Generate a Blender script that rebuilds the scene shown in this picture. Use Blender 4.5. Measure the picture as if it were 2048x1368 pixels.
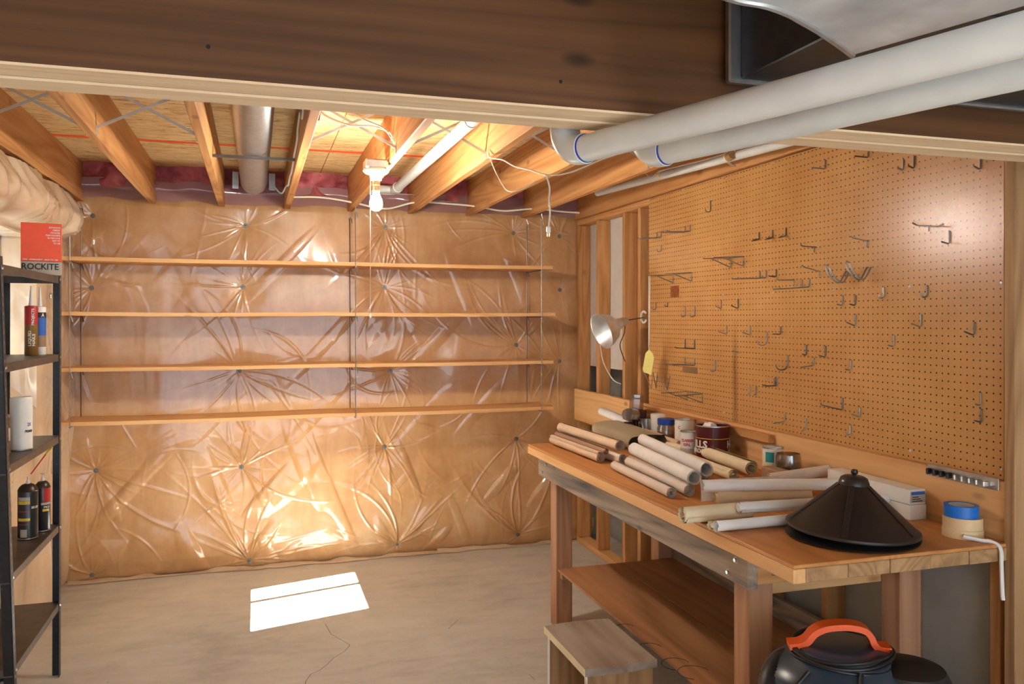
import bpy, bmesh, math, random
import numpy as np
from mathutils import Vector, Matrix, Euler

for o in list(bpy.data.objects):
    bpy.data.objects.remove(o)
SC = bpy.context.scene
COL = SC.collection
random.seed(4)

# ------------------------------------------------------------------ camera
F = 1650.0            # focal length in pixels of the 2048 wide frame
HZ = 638.0            # horizon row
CAMZ = 1.62
YAW = math.atan(512.0 / F)
cY, sY = math.cos(YAW), math.sin(YAW)
cd = bpy.data.cameras.new('camera')
cam = bpy.data.objects.new('camera', cd)
COL.objects.link(cam)
cam.location = (0, 0, CAMZ)
cam.rotation_euler = (math.pi / 2, 0, -YAW)
cd.sensor_width = 36
cd.lens = F / 2048 * 36
cd.shift_y = -(684 - HZ) / 2048
cd.clip_start = 0.02
SC.camera = cam

# ------------------------------------------------------------------ world, sun, exposure
wd = bpy.data.worlds.new('world')
SC.world = wd
wd.use_nodes = True
wb = wd.node_tree.nodes['Background']
wb.inputs[0].default_value = (0.70, 0.85, 1.0, 1)
wb.inputs[1].default_value = 0.66
SUN = bpy.data.lights.new('sun', 'SUN')
SUN.energy = 27
SUN.angle = math.radians(0.35)
SUN.color = (1, 0.97, 0.93)
suno = bpy.data.objects.new('sun', SUN)
COL.objects.link(suno)
suno.location = (-4, 3, 5)
suno.rotation_euler = Vector((0.61, 0.16, -0.655)).to_track_quat('-Z', 'Y').to_euler()
BULB = 180.0
vs = SC.view_settings
vs.view_transform = 'Standard'
vs.look = 'None'
vs.exposure = 2.6
vs.gamma = 1
vs.use_curve_mapping = False

# ------------------------------------------------------------------ pixel helpers
def ray(px, py):
    a = (px - 1024) / F
    return Vector((a * cY + sY, cY - a * sY, -(py - HZ) / F))
CAM = Vector((0, 0, CAMZ))
def PX(px, py, X):
    d = ray(px, py); return CAM + d * (X / d.x)
def PY(px, py, Y):
    d = ray(px, py); return CAM + d * (Y / d.y)
def PZ(px, py, Z):
    d = ray(px, py); return CAM + d * ((Z - CAMZ) / d.z)

# ------------------------------------------------------------------ mesh helpers
class MB:
    def __init__(s):
        s.v = []; s.f = []
    def add(s, vs_, fs):
        n = len(s.v)
        s.v += [Vector(v) for v in vs_]
        s.f += [tuple(i + n for i in f) for f in fs]
        return s
    def box(s, a, b, ch=0.002, M=None):
        a, b = Vector(a), Vector(b)
        lo = Vector((min(a.x, b.x), min(a.y, b.y), min(a.z, b.z)))
        hi = Vector((max(a.x, b.x), max(a.y, b.y), max(a.z, b.z)))
        c = (lo + hi) / 2; h = (hi - lo) / 2
        ch = min(ch, h.x * .6, h.y * .6, h.z * .6)
        vv = []; idx = {}
        for sx in (-1, 1):
            for sy in (-1, 1):
                for sz in (-1, 1):
                    for k in range(3):
                        d = [h.x - ch, h.y - ch, h.z - ch]
                        d[k] += ch
                        idx[(sx, sy, sz, k)] = len(vv)
                        vv.append(c + Vector((sx * d[0], sy * d[1], sz * d[2])))
        ff = []
        for k in range(3):
            i, j = [(1, 2), (2, 0), (0, 1)][k]
            for sg in (-1, 1):
                q = []
                for (p, r) in ((-1, -1), (1, -1), (1, 1), (-1, 1)):
                    t = [0, 0, 0]; t[k] = sg; t[i] = p; t[j] = r
                    q.append(idx[(t[0], t[1], t[2], k)])
                ff.append(q if sg > 0 else q[::-1])
        for k in range(3):   # edges parallel to axis k
            i, j = [(1, 2), (2, 0), (0, 1)][k]
            for p in (-1, 1):
                for r in (-1, 1):
                    def g(e, ax):
                        t = [0, 0, 0]; t[k] = e; t[i] = p; t[j] = r
                        return idx[(t[0], t[1], t[2], ax)]
                    q = [g(-1, i), g(1, i), g(1, j), g(-1, j)]
                    ff.append(q if p * r < 0 else q[::-1])
        for sx in (-1, 1):
            for sy in (-1, 1):
                for sz in (-1, 1):
                    q = [idx[(sx, sy, sz, k)] for k in range(3)]
                    ff.append(q if sx * sy * sz > 0 else q[::-1])
        if M is not None:
            vv = [M @ v for v in vv]
        return s.add(vv, ff)
    def beam(s, p, q, w, h, up=(0, 0, 1), ch=0.001):
        p, q = Vector(p), Vector(q)
        z = (q - p); L = z.length; z.normalize()
        x = Vector(up).cross(z)
        if x.length < 1e-5: x = Vector((1, 0, 0)).cross(z)
        x.normalize(); y = z.cross(x)
        M = Matrix((x, y, z)).transposed().to_4x4(); M.translation = (p + q) / 2
        return s.box((-w / 2, -h / 2, -L / 2), (w / 2, h / 2, L / 2), ch, M)
    def tube(s, pts, r, n=8, cap=True, closed=False):
        pts = [Vector(p) for p in pts]
        m = len(pts)
        rr = r if isinstance(r, (list, tuple)) else [r] * m
        vv = []; prev = None
        for i, p in enumerate(pts):
            if closed:
                t = pts[(i + 1) % m] - pts[i - 1]
            else:
                t = pts[min(i + 1, m - 1)] - pts[max(i - 1, 0)]
            if t.length < 1e-9: t = Vector((0, 0, 1))
            t.normalize()
            if prev is None:
                u = t.cross(Vector((0, 0, 1)))
                if u.length < .1: u = t.cross(Vector((1, 0, 0)))
            else:
                u = prev - t * prev.dot(t)
                if u.length < 1e-6: u = t.orthogonal()
            u.normalize(); prev = u
            w = t.cross(u)
            for k in range(n):
                a = 2 * math.pi * k / n
                vv.append(p + (u * math.cos(a) + w * math.sin(a)) * rr[i])
        ff = []
        for i in range(m if closed else m - 1):
            j = (i + 1) % m
            for k in range(n):
                l = (k + 1) % n
                ff.append((i * n + k, i * n + l, j * n + l, j * n + k))
        if cap and not closed:
            ff.append(tuple(range(n))[::-1]); ff.append(tuple((m - 1) * n + k for k in range(n)))
        return s.add(vv, ff)
    def lathe(s, prof, n=24, M=None, cap=True, arc=2 * math.pi):
        vv = []
        for (r, z) in prof:
            for k in range(n):
                a = arc * k / n
                vv.append(Vector((r * math.cos(a), r * math.sin(a), z)))
        ff = []
        for i in range(len(prof) - 1):
            for k in range(n):
                l = (k + 1) % n
                ff.append((i * n + k, i * n + l, (i + 1) * n + l, (i + 1) * n + k))
        if cap:
            if prof[0][0] > 1e-5: ff.append(tuple(range(n))[::-1])
            if prof[-1][0] > 1e-5: ff.append(tuple((len(prof) - 1) * n + k for k in range(n)))
        if M is not None: vv = [M @ v for v in vv]
        return s.add(vv, ff)
    def prism(s, poly, d0, d1, M=None):
        n = len(poly)
        vv = [Vector((p[0], p[1], d0)) for p in poly] + [Vector((p[0], p[1], d1)) for p in poly]
        ff = [tuple(range(n))[::-1], tuple(range(n, 2 * n))]
        for i in range(n):
            j = (i + 1) % n
            ff.append((i, j, n + j, n + i))
        if M is not None: vv = [M @ v for v in vv]
        return s.add(vv, ff)
    def build(s, name, mat, parent=None, base=None, smooth=False, ang=38, kind=None):
        if base is None:
            base = wloc(parent) if parent else Vector((0, 0, 0))
        base = Vector(base)
        me = bpy.data.meshes.new(name)
        me.from_pydata([v - base for v in s.v], [], s.f)
        if smooth:
            me.polygons.foreach_set('use_smooth', [True] * len(me.polygons))
            me.set_sharp_from_angle(angle=math.radians(ang))
        me.materials.append(mat)
        o = bpy.data.objects.new(name, me)
        COL.objects.link(o)
        if parent:
            o.parent = parent
            o.location = base - wloc(parent)
        else:
            o.location = base
        if kind: o['kind'] = kind
        return o

def wloc(o):
    v = Vector((0, 0, 0))
    while o:
        v = v + o.location; o = o.parent
    return v
def thing(name, label, cat, base, group=None):
    o = bpy.data.objects.new(name, None)
    o.empty_display_size = .05
    COL.objects.link(o); o.location = base
    o['label'] = label; o['category'] = cat
    if group: o['group'] = group
    return o
def tag(o, label, cat, group=None):
    o['label'] = label; o['category'] = cat
    if group: o['group'] = group
    return o
def struct(name, base=(0, 0, 0), label=None):
    o = bpy.data.objects.new(name, None); COL.objects.link(o)
    o.location = base; o['kind'] = 'structure'
    if label: o['label'] = label
    return o
def frame(org, z, x=None):
    z = Vector(z).normalized()
    x = Vector(x) if x is not None else z.orthogonal()
    x = (x - z * x.dot(z)).normalized(); y = z.cross(x)
    M = Matrix((x, y, z)).transposed().to_4x4(); M.translation = Vector(org)
    return M
def spline(P, k=8):
    P = [Vector(p) for p in P]
    Q = [P[0] * 2 - P[1]] + P + [P[-1] * 2 - P[-2]]
    out = []
    for i in range(1, len(Q) - 2):
        p0, p1, p2, p3 = Q[i - 1:i + 3]
        for j in range(k):
            t = j / k
            out.append(.5 * ((2 * p1) + (p2 - p0) * t + (2 * p0 - 5 * p1 + 4 * p2 - p3) * t * t + (3 * p1 - p0 - 3 * p2 + p3) * t ** 3))
    out.append(P[-1])
    return out

def text_mb(body, fn, w=None, h=None, ext=0.0003, spacing=1.0, bold=0.0, res=2):
    """lettering as a mesh: glyphs scaled into w x h, each point sent through fn(u, v, depth)"""
    cu = bpy.data.curves.new('t', 'FONT')
    cu.body = body; cu.align_x = 'CENTER'; cu.align_y = 'CENTER'
    cu.resolution_u = res; cu.extrude = 0.01; cu.space_character = spacing; cu.offset = bold
    cu.space_line = 0.85
    o = bpy.data.objects.new('t', cu); COL.objects.link(o)
    dg = bpy.context.evaluated_depsgraph_get(); dg.update()
    me = bpy.data.meshes.new_from_object(o.evaluated_get(dg))
    V = [v.co.copy() for v in me.vertices]; Fs = [tuple(p.vertices) for p in me.polygons]
    bpy.data.objects.remove(o); bpy.data.curves.remove(cu); bpy.data.meshes.remove(me)
    x0 = min(v.x for v in V); x1 = max(v.x for v in V); y0 = min(v.y for v in V); y1 = max(v.y for v in V)
    sx = w / (x1 - x0) if w else None; sy = h / (y1 - y0) if h else None
    if sx is None: sx = sy
    if sy is None: sy = sx
    m = MB()
    m.add([fn((v.x - (x0 + x1) / 2) * sx, (v.y - (y0 + y1) / 2) * sy, ext if v.z > 0 else -ext) for v in V], Fs)
    return m

# ------------------------------------------------------------------ materials
def lin(r, g, b):
    f = lambda c: (c / 255 / 12.92) if c / 255 <= .04045 else ((c / 255 + .055) / 1.055) ** 2.4
    return (f(r), f(g), f(b), 1)
class NT:
    def __init__(s, name):
        s.m = bpy.data.materials.new(name); s.m.use_nodes = True
        s.n = s.m.node_tree.nodes; s.l = s.m.node_tree.links
        s.b = s.n['Principled BSDF']
    def node(s, t, **kw):
        x = s.n.new(t)
        for k, v in kw.items():
            if k.startswith('i_'):
                x.inputs[int(k[2:])].default_value = v
            else: setattr(x, k, v)
        return x
    def link(s, a, b): s.l.new(a, b)
    def ramp(s, fac, stops):
        r = s.n.new('ShaderNodeValToRGB')
        el = r.color_ramp.elements
        while len(el) < len(stops): el.new(.5)
        for e, (p, c) in zip(el, stops): e.position = p; e.color = c
        s.link(fac, r.inputs[0]); return r.outputs[0]
    def math(s, op, a, b=None, clamp=False):
        m = s.n.new('ShaderNodeMath'); m.operation = op; m.use_clamp = clamp
        for i, v in enumerate((a, b)):
            if v is None: continue
            if isinstance(v, (int, float)): m.inputs[i].default_value = v
            else: s.link(v, m.inputs[i])
        return m.outputs[0]
    def mix(s, f, a, b, mode='MIX'):
        m = s.n.new('ShaderNodeMix'); m.data_type = 'RGBA'; m.blend_type = mode
        for i, v in ((0, f), (6, a), (7, b)):
            if isinstance(v, (int, float)): m.inputs[i].default_value = v
            elif isinstance(v, tuple): m.inputs[i].default_value = v
            else: s.link(v, m.inputs[i])
        return m.outputs[2]
    def coords(s, scale=(1, 1, 1), rnd=True):
        tc = s.n.new('ShaderNodeTexCoord')
        v = tc.outputs['Object']
        if rnd:
            oi = s.n.new('ShaderNodeObjectInfo')
            k = s.n.new('ShaderNodeVectorMath'); k.operation = 'SCALE'
            k.inputs[0].default_value = (17.3, 29.1, 11.7)
            s.link(oi.outputs['Random'], k.inputs['Scale'])
            ad = s.n.new('ShaderNodeVectorMath'); ad.operation = 'ADD'
            s.link(v, ad.inputs[0]); s.link(k.outputs[0], ad.inputs[1]); v = ad.outputs[0]
        mp = s.n.new('ShaderNodeMapping'); mp.inputs['Scale'].default_value = scale
        s.link(v, mp.inputs[0]); return mp.outputs[0]
    def noise(s, vec, scale, detail=4, rough=.55, dist=0):
        n = s.n.new('ShaderNodeTexNoise')
        n.inputs['Scale'].default_value = scale; n.inputs['Detail'].default_value = detail
        n.inputs['Roughness'].default_value = rough; n.inputs['Distortion'].default_value = dist
        s.link(vec, n.inputs['Vector']); return n.outputs['Fac']
    def bump(s, h, strength=.3, dist=.002):
        b = s.n.new('ShaderNodeBump'); b.inputs['Strength'].default_value = strength
        b.inputs['Distance'].default_value = dist
        s.link(h, b.inputs['Height']); s.link(b.outputs[0], s.b.inputs['Normal'])
    def set(s, rough=None, metal=None, spec=None, coat=None, col=None):
        if rough is not None: s.b.inputs['Roughness'].default_value = rough
        if metal is not None: s.b.inputs['Metallic'].default_value = metal
        if spec is not None: s.b.inputs['Specular IOR Level'].default_value = spec
        if coat is not None:
            s.b.inputs['Coat Weight'].default_value = coat; s.b.inputs['Coat Roughness'].default_value = .08
        if col is not None: s.b.inputs['Base Color'].default_value = col
        return s
def plain(name, col, rough=.55, metal=0, var=.12, scale=30, bump=0, spec=.5):
    t = NT(name); v = t.coords()
    n = t.noise(v, scale, 3)
    dk = tuple(c * (1 - var) for c in col[:3]) + (1,); lt = tuple(min(1, c * (1 + var)) for c in col[:3]) + (1,)
    t.link(t.ramp(n, [(.3, dk), (.7, lt)]), t.b.inputs['Base Color'])
    t.set(rough, metal, spec)
    if bump: t.bump(n, bump, .001)
    return t.m
def wood(name, dark, light, axis='y', k=1.0, rough=.62, knots=.5, mid=None, spec=.3):
    t = NT(name)
    st = [14 * k, 14 * k, 14 * k]; st['xyz'.index(axis)] = .9 * k
    v = t.coords(tuple(st))
    n1 = t.noise(v, 1.0, 5, .6, 1.2)
    w = t.node('ShaderNodeTexNoise'); w.inputs['Scale'].default_value = .35; w.inputs['Detail'].default_value = 2
    w.inputs['Distortion'].default_value = .8
    t.link(v, w.inputs['Vector'])
    rings = t.math('FRACT', t.math('MULTIPLY', w.outputs['Fac'], 9.0))
    rings = t.math('ABSOLUTE', t.math('SUBTRACT', rings, .5))
    fine = [90 * k] * 3; fine['xyz'.index(axis)] = 3 * k
    n2 = t.noise(t.coords(tuple(fine)), 1.0, 2, .5)
    f = t.math('ADD', t.math('MULTIPLY', n1, .55), t.math('ADD', t.math('MULTIPLY', rings, .55), t.math('MULTIPLY', n2, .18)))
    mid = mid or tuple((a + b) / 2 for a, b in zip(dark, light))
    c = t.ramp(f, [(.22, dark), (.45, mid), (.75, light)])
    if knots > 0:
        ks = [7 * k] * 3; ks['xyz'.index(axis)] = 3.2 * k
        vo = t.node('ShaderNodeTexVoronoi'); vo.inputs['Scale'].default_value = 1
        t.link(t.coords(tuple(ks)), vo.inputs['Vector'])
        kf = t.ramp(vo.outputs['Distance'], [(.05, (knots,) * 3 + (1,)), (.13, (0, 0, 0, 1))])
        c = t.mix(kf, c, tuple(x * .35 for x in dark[:3]) + (1,))
    t.link(c, t.b.inputs['Base Color']); t.set(rough, 0, spec); t.bump(f, .12, .002)
    return t.m

FIR_D, FIR_L = lin(166, 106, 58), lin(212, 158, 102)
M = {}
for ax in 'xyz':
    M['fir_' + ax] = wood('fir_' + ax, FIR_D, FIR_L, ax)
    M['pine_' + ax] = wood('pine_' + ax, lin(206, 150, 92), lin(232, 186, 132), ax, knots=.7)
    M['red_' + ax] = wood('redwood_' + ax, lin(148, 100, 72), lin(194, 148, 114), ax)
    M['aged_' + ax] = wood('aged_' + ax, lin(132, 96, 62), lin(186, 148, 106), ax)
M['lvl'] = wood('beam_wood', lin(64, 39, 20), lin(104, 68, 38), 'x', k=.9, knots=.8)  # beam faces: shade put into the colour, darker than the wood itself
M['lvl_edge'] = wood('beam_edge', lin(216, 184, 146), lin(238, 216, 184), 'x', k=.9, knots=.5)  # beam underside: bounce light put into a paler copy of the wood
M['greywood'] = wood('weathered_blue_grey', lin(66, 66, 76), lin(176, 154, 130), 'y', k=1.1, knots=.5)
M['bench_ply'] = wood('bench_ply', lin(170, 108, 58), lin(206, 146, 88), 'y', k=.7, knots=.35, rough=.5)
M['shelf_ply'] = wood('stained_ply', lin(130, 88, 56), lin(190, 136, 94), 'y', k=.5, knots=.6)
M['stool_top'] = wood('stool_top_wood', lin(122, 98, 84), lin(176, 162, 148), 'y', k=.5, knots=.25)
M['steel'] = plain('zinc_steel', (.56, .56, .56, 1), .32, 1)
M['washer'] = plain('dull_washer', (.22, .23, .23, 1), .5, .8)
M['wire'] = plain('dark_wire', (.16, .15, .14, 1), .4, .9)
M['zincwire'] = plain('zinc_wire', (.30, .285, .265, 1), .45, .8)
M['pvc'] = plain('white_pvc', lin(214, 216, 214), .32, 0, .06, 9)
M['white'] = plain('white_plastic', lin(228, 226, 220), .4, 0, .03)
M['porcelain'] = plain('porcelain', lin(236, 232, 224), .2, 0, .02)
M['black'] = plain('black_paint', lin(24, 24, 26), .42)
M['blue_primer'] = plain('blue_primer', lin(38, 60, 158), .5)
M['cable'] = plain('white_cable', lin(226, 220, 205), .45, 0, .04)
M['red'] = plain('red_paint', lin(190, 20, 20), .5)
M['orange'] = plain('orange_plastic', lin(226, 84, 14), .38, 0, .04)
M['orangepaint'] = plain('orange_spray', lin(236, 92, 30), .7)
M['dark'] = plain('dark_hole', lin(16, 13, 11), .8)
M['brass'] = plain('brass', (.7, .52, .28, 1), .35, 1)
M['cream'] = plain('cream_clip', lin(226, 214, 168), .5)

def galv(name, base, rough):
    t = NT(name); v = t.coords()
    vo = t.node('ShaderNodeTexVoronoi'); vo.inputs['Scale'].default_value = 28
    t.link(v, vo.inputs['Vector'])
    n = t.noise(v, 5, 4)
    f = t.math('ADD', t.math('MULTIPLY', vo.outputs['Distance'], .5), t.math('MULTIPLY', n, .6))
    t.link(t.ramp(f, [(.2, tuple(c * .75 for c in base[:3]) + (1,)), (.8, base)]), t.b.inputs['Base Color'])
    t.set(rough, 1); return t.m
M['galv'] = galv('galvanised', (.74, .77, .80, 1), .42)
M['galv_dull'] = galv('galvanised_dull', (.44, .47, .50, 1), .38)
M['galv_dark'] = galv('galvanised_dark', (.13, .15, .18, 1), .45)

def quilt_mat(name, c1, c2, c3):
    t = NT(name); v = t.coords((1, 1, 1), False)
    n = t.noise(v, 2.2, 4, .6); n2 = t.noise(v, 14, 3, .6)
    vs_ = t.coords((3, 3, .5), False)
    n3 = t.noise(vs_, 5, 3)
    f = t.math('ADD', t.math('MULTIPLY', n, .6), t.math('ADD', t.math('MULTIPLY', n2, .2), t.math('MULTIPLY', n3, .25)))
    t.link(t.ramp(f, [(.3, c1), (.52, c2), (.75, c3)]), t.b.inputs['Base Color'])
    t.set(.34, 0, .5, .85)
    t.bump(t.noise(t.coords((8, 8, 3), False), 3, 4, .55, .6), .08, .006)
    return t.m
M['quilt'] = quilt_mat('film_over_batts', lin(166, 116, 70), lin(196, 148, 98), lin(214, 176, 132))
M['quilt_pale'] = quilt_mat('film_over_pale_batts', lin(186, 152, 118), lin(208, 182, 152), lin(224, 206, 184))
t = NT('pink_batts'); v = t.coords((1, 1, 1), False); n = t.noise(v, 9, 5, .65, .5)
t.link(t.ramp(n, [(.3, lin(120, 40, 52)), (.6, lin(190, 96, 104)), (.8, lin(214, 150, 150))]), t.b.inputs['Base Color'])
t.set(.6); t.bump(n, .8, .01); M['pink'] = t.m

t = NT('concrete_floor'); v = t.coords((1, 1, 1), False)
n = t.noise(v, 1.3, 6, .62, .4); n2 = t.noise(v, 45, 3); n3 = t.noise(t.coords((1, 3, 1), False), 4, 4, .6, .8)
f = t.math('ADD', t.math('MULTIPLY', n, .55), t.math('ADD', t.math('MULTIPLY', n2, .12), t.math('MULTIPLY', n3, .33)))
c = t.ramp(f, [(.30, lin(168, 165, 158)), (.48, lin(198, 195, 188)), (.7, lin(216, 214, 208))])
vo = t.node('ShaderNodeTexVoronoi'); vo.inputs['Scale'].default_value = 3.1; t.link(v, vo.inputs['Vector'])
spot = t.ramp(vo.outputs['Distance'], [(.012, (.55, .55, .55, 1)), (.03, (0, 0, 0, 1))])
c = t.mix(spot, c, lin(90, 80, 70))
t.link(c, t.b.inputs['Base Color']); t.set(.62, 0, .22); t.bump(n2, .15, .001); M['floor'] = t.m
M['concrete'] = plain('concrete_wall', lin(176, 176, 172), .8, 0, .1, 6, .2)
M['drywall'] = plain('drywall', lin(206, 198, 190), .8, 0, .05, 8)

t = NT('osb'); v = t.coords((5, 17, 9), False)
n = t.noise(v, 3.2, 5, .7, 1.0)
vo = t.node('ShaderNodeTexVoronoi'); vo.inputs['Scale'].default_value = 4.0; t.link(t.coords((2.2, 12, 5), False), vo.inputs['Vector'])
f = t.math('ADD', t.math('MULTIPLY', n, .8), t.math('MULTIPLY', vo.outputs['Color'], .22))
t.link(t.ramp(f, [(.32, lin(132, 92, 48)), (.44, lin(206, 168, 112)), (.62, lin(226, 196, 146)), (.8, lin(236, 214, 170))]), t.b.inputs['Base Color'])
t.set(.7); t.bump(f, .3, .003); M['osb'] = t.m

def pegmat():
    t = NT('pegboard'); tc = t.node('ShaderNodeTexCoord'); sx = t.node('ShaderNodeSeparateXYZ')
    t.link(tc.outputs['Object'], sx.inputs[0])
    d = []
    for ax in (1, 2):
        q = t.math('SUBTRACT', t.math('FRACT', t.math('DIVIDE', sx.outputs[ax], .0254)), .5)
        d.append(t.math('MULTIPLY', q, q))
    r2 = t.math('ADD', d[0], d[1])
    hole = t.math('LESS_THAN', r2, .0135)
    v = t.coords((1, 1, 1), False)
    n = t.noise(v, 2.5, 5, .6); n2 = t.noise(v, 120, 2)
    f = t.math('ADD', t.math('MULTIPLY', n, .7), t.math('MULTIPLY', n2, .3))
    c = t.ramp(f, [(.3, lin(184, 130, 74)), (.7, lin(208, 158, 100))])
    # rusty streak running down the joint of the two boards
    ey = t.math('ABSOLUTE', t.math('SUBTRACT', sx.outputs[1], 1.51 ))
    nz = t.noise(t.coords((1, 40, 4), False), 1.0, 4, .7)
    st = t.math('MULTIPLY', t.math('SUBTRACT', 1.0, t.math('DIVIDE', ey, .035), True), t.math('MULTIPLY', nz, 1.3))
    zt = t.math('SUBTRACT', 1.0, t.math('DIVIDE', t.math('SUBTRACT', sx.outputs[2], .30), .22), True)
    c = t.mix(t.math('MULTIPLY', t.math('MULTIPLY', st, zt), .85, True), c, lin(96, 52, 22))
    c = t.mix(hole, c, lin(52, 30, 14))
    t.link(c, t.b.inputs['Base Color']); t.set(.27, 0, .38)
    t.bump(t.math('SUBTRACT', t.math('MULTIPLY', n2, .25), hole), .25, .0015)
    return t.m
M['peg'] = pegmat()

def paper(name, c):
    t = NT(name); v = t.coords(); n = t.noise(v, 6, 5, .6)
    t.link(t.ramp(n, [(.3, tuple(x * .86 for x in c[:3]) + (1,)), (.65, c)]), t.b.inputs['Base Color'])
    t.set(.6, 0, .3); return t.m
M['paper_kraft'] = paper('paper_aged', lin(228, 200, 170))
M['paper_brown'] = paper('paper_brown', lin(168, 134, 112))
M['paper_cream'] = paper('paper_cream', lin(238, 222, 188))
M['paper_white'] = paper('paper_white', lin(238, 236, 234))
M['paper_grey'] = paper('paper_olive_grey', lin(176, 162, 136))
M['paper_pale'] = paper('paper_pale', lin(230, 216, 204))

def glassm(name, tint, rough=.05, k=.7, b=.04, pw_=4.0):
    t = NT(name)
    tr = t.node('ShaderNodeBsdfTransparent'); tr.inputs[0].default_value = tint
    gl = t.node('ShaderNodeBsdfGlossy'); gl.inputs['Roughness'].default_value = rough
    lw = t.node('ShaderNodeLayerWeight'); lw.inputs[0].default_value = .5
    fr = t.math('ADD', t.math('MULTIPLY', t.math('POWER', lw.outputs['Facing'], pw_), k), b)
    mx = t.node('ShaderNodeMixShader')
    t.link(fr, mx.inputs[0]); t.link(tr.outputs[0], mx.inputs[1]); t.link(gl.outputs[0], mx.inputs[2])
    t.link(mx.outputs[0], t.n['Material Output'].inputs[0]); return t.m
M['pane'] = glassm('window_glass', (.96, .98, .97, 1))
M['jar'] = glassm('jar_glass', (.68, .60, .50, 1), .15, .6, .2, 1.4)
def emis(name, c, s):
    t = NT(name); t.set(.3, col=c)
    t.b.inputs['Emission Color'].default_value = c; t.b.inputs['Emission Strength'].default_value = s; return t.m
M['bulb'] = emis('lit_bulb', (1.0, .92, .78, 1), BULB)

# ================================================================== STRUCTURE
YN = -2.6          # basement goes on unseen behind the camera, end left open for sky light
ZJ, ZS, D, XL, XS, XP = 2.34, 2.575, 5.66, -1.12, 2.231, 2.225
WY0, WY1, WZ0, WZ1, WXG = 4.12, 4.91, 1.32, 2.05, -1.262   # window opening, glass plane
GY1, SILL = 4.865, .17            # far edge of the glass, drop of the sloping sill

# ---- floor
fl = MB().box((-1.6, YN, -.12), (2.9, 5.95, 0), .001).build('floor', M['floor'])
fl['kind'] = 'structure'
def strip_path(pts, w, z):
    m = MB()
    for a, b in zip(pts[:-1], pts[1:]):
        a, b = Vector(a), Vector(b); n = Vector((-(b - a).y, (b - a).x, 0)).normalized() * w / 2
        m.add([a - n, a + n, b + n, b - n], [(3, 2, 1, 0)])
    return m
crk = [PZ(x, y, .0008) for x, y in ((650, 1247), (662, 1268), (683, 1280), (700, 1290), (690, 1302), (668, 1315), (655, 1328), (640, 1340), (622, 1348), (612, 1362), (606, 1380))]
strip_path(crk, .0022, 0).build('crack', M['dark'], fl)
for pts in (((916, 1240), (905, 1250), (896, 1258)), ((1058, 1348), (1066, 1356), (1070, 1360))):
    strip_path([PZ(x, y, .0008) for x, y in pts], .0018, 0).build('crack', M['dark'], fl)

# ---- ceiling: subfloor panels, joists, bridging
ceil = struct('ceiling', (0, 0, ZJ), 'bare wooden floor joists under strand board subfloor')
for (x0, x1) in ((-1.6, .4), (.403, 2.9)):
    for (y0, y1) in ((YN, 2.35), (2.353, 4.79), (4.793, 5.95)):
        MB().box((x0, y0, ZS), (x1, y1, ZS + .019), .001).build('subfloor_panel', M['osb'], ceil)
MB().box((-1.3, 4.762, ZS - .0015), (2.3, 4.812, ZS + .001), .0002).build('painted_edge_line', M['orangepaint'], ceil)
MB().box((-1.6, YN, ZS + .02), (2.9, 5.95, ZS + .12), .001).build('upper_floor', M['drywall'], ceil)
JX = [0.196 + .4064 * (k - 4) for k in range(1, 10)]
for x in JX:
    MB().box((x - .019, -.6, ZJ), (x + .019, 5.60, ZS - .0005), .003).build('joist', M['fir_y'], ceil)
MB().box((-1.32, 5.672, ZJ), (2.4, 5.71, ZS - .0005), .002).build('rim_joist', M['fir_x'], ceil)
YB = 3.58
for k in range(7):
    a, b = JX[k] + .019, JX[k + 1] - .019
    if k in (2,):      # the round duct fills this bay
        continue
    for sgn in (0, 1):
        yy = YB + (.012 if sgn else -.012)
        p = Vector((a, yy, ZJ + .03)); q = Vector((b, yy, ZS - .02))
        if sgn: p, q = Vector((a, yy, ZS - .02)), Vector((b, yy, ZJ + .03))
        m = MB()
        m.beam(p, q, .012, .002, up=(0, 1, 0)); m.beam(p + Vector((0, .008, 0)), q + Vector((0, .008, 0)), .002, .010, up=(0, 1, 0))
        lo = p if p.z < q.z else q
        m.box((lo.x - .003, yy - .009, lo.z - .03), (lo.x + .003, yy + .009, lo.z + .004), .0005)
        m.build('bridging_bar', M['galv'], ceil)

# ---- pink insulation at the rim
def vnoise(U, V, fu, fv, seed):
    rs = np.random.RandomState(seed)
    G = rs.rand(64, 64)
    u = U * fu; v = V * fv
    iu = np.floor(u).astype(int); iv = np.floor(v).astype(int)
    du = u - iu; dv = v - iv
    du = du ** 3 * (du * (6 * du - 15) + 10); dv = dv ** 3 * (dv * (6 * dv - 15) + 10)
    g = lambda a, b: G[a % 64, b % 64]
    return (g(iu, iv) * (1 - du) + g(iu + 1, iv) * du) * (1 - dv) + (g(iu, iv + 1) * (1 - du) + g(iu + 1, iv + 1) * du) * dv
def grid_obj(name, P, keep, mat, parent, base):
    ny, nx = P.shape[:2]
    idx = np.arange(nx * ny).reshape(ny, nx)
    q = np.stack([idx[:-1, :-1], idx[:-1, 1:], idx[1:, 1:], idx[1:, :-1]], -1).reshape(-1, 4)
    if keep is not None: q = q[keep.reshape(-1)]
    me = bpy.data.meshes.new(name)
    base = np.array(base, dtype=float)
    me.from_pydata((P.reshape(-1, 3) - base).tolist(), [], q.tolist())
    me.polygons.foreach_set('use_smooth', [True] * len(me.polygons))
    me.materials.append(mat)
    o = bpy.data.objects.new(name, me); COL.objects.link(o)
    if parent: o.parent = parent; o.location = Vector(base) - wloc(parent)
    else: o.location = Vector(base)
    return o
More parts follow.
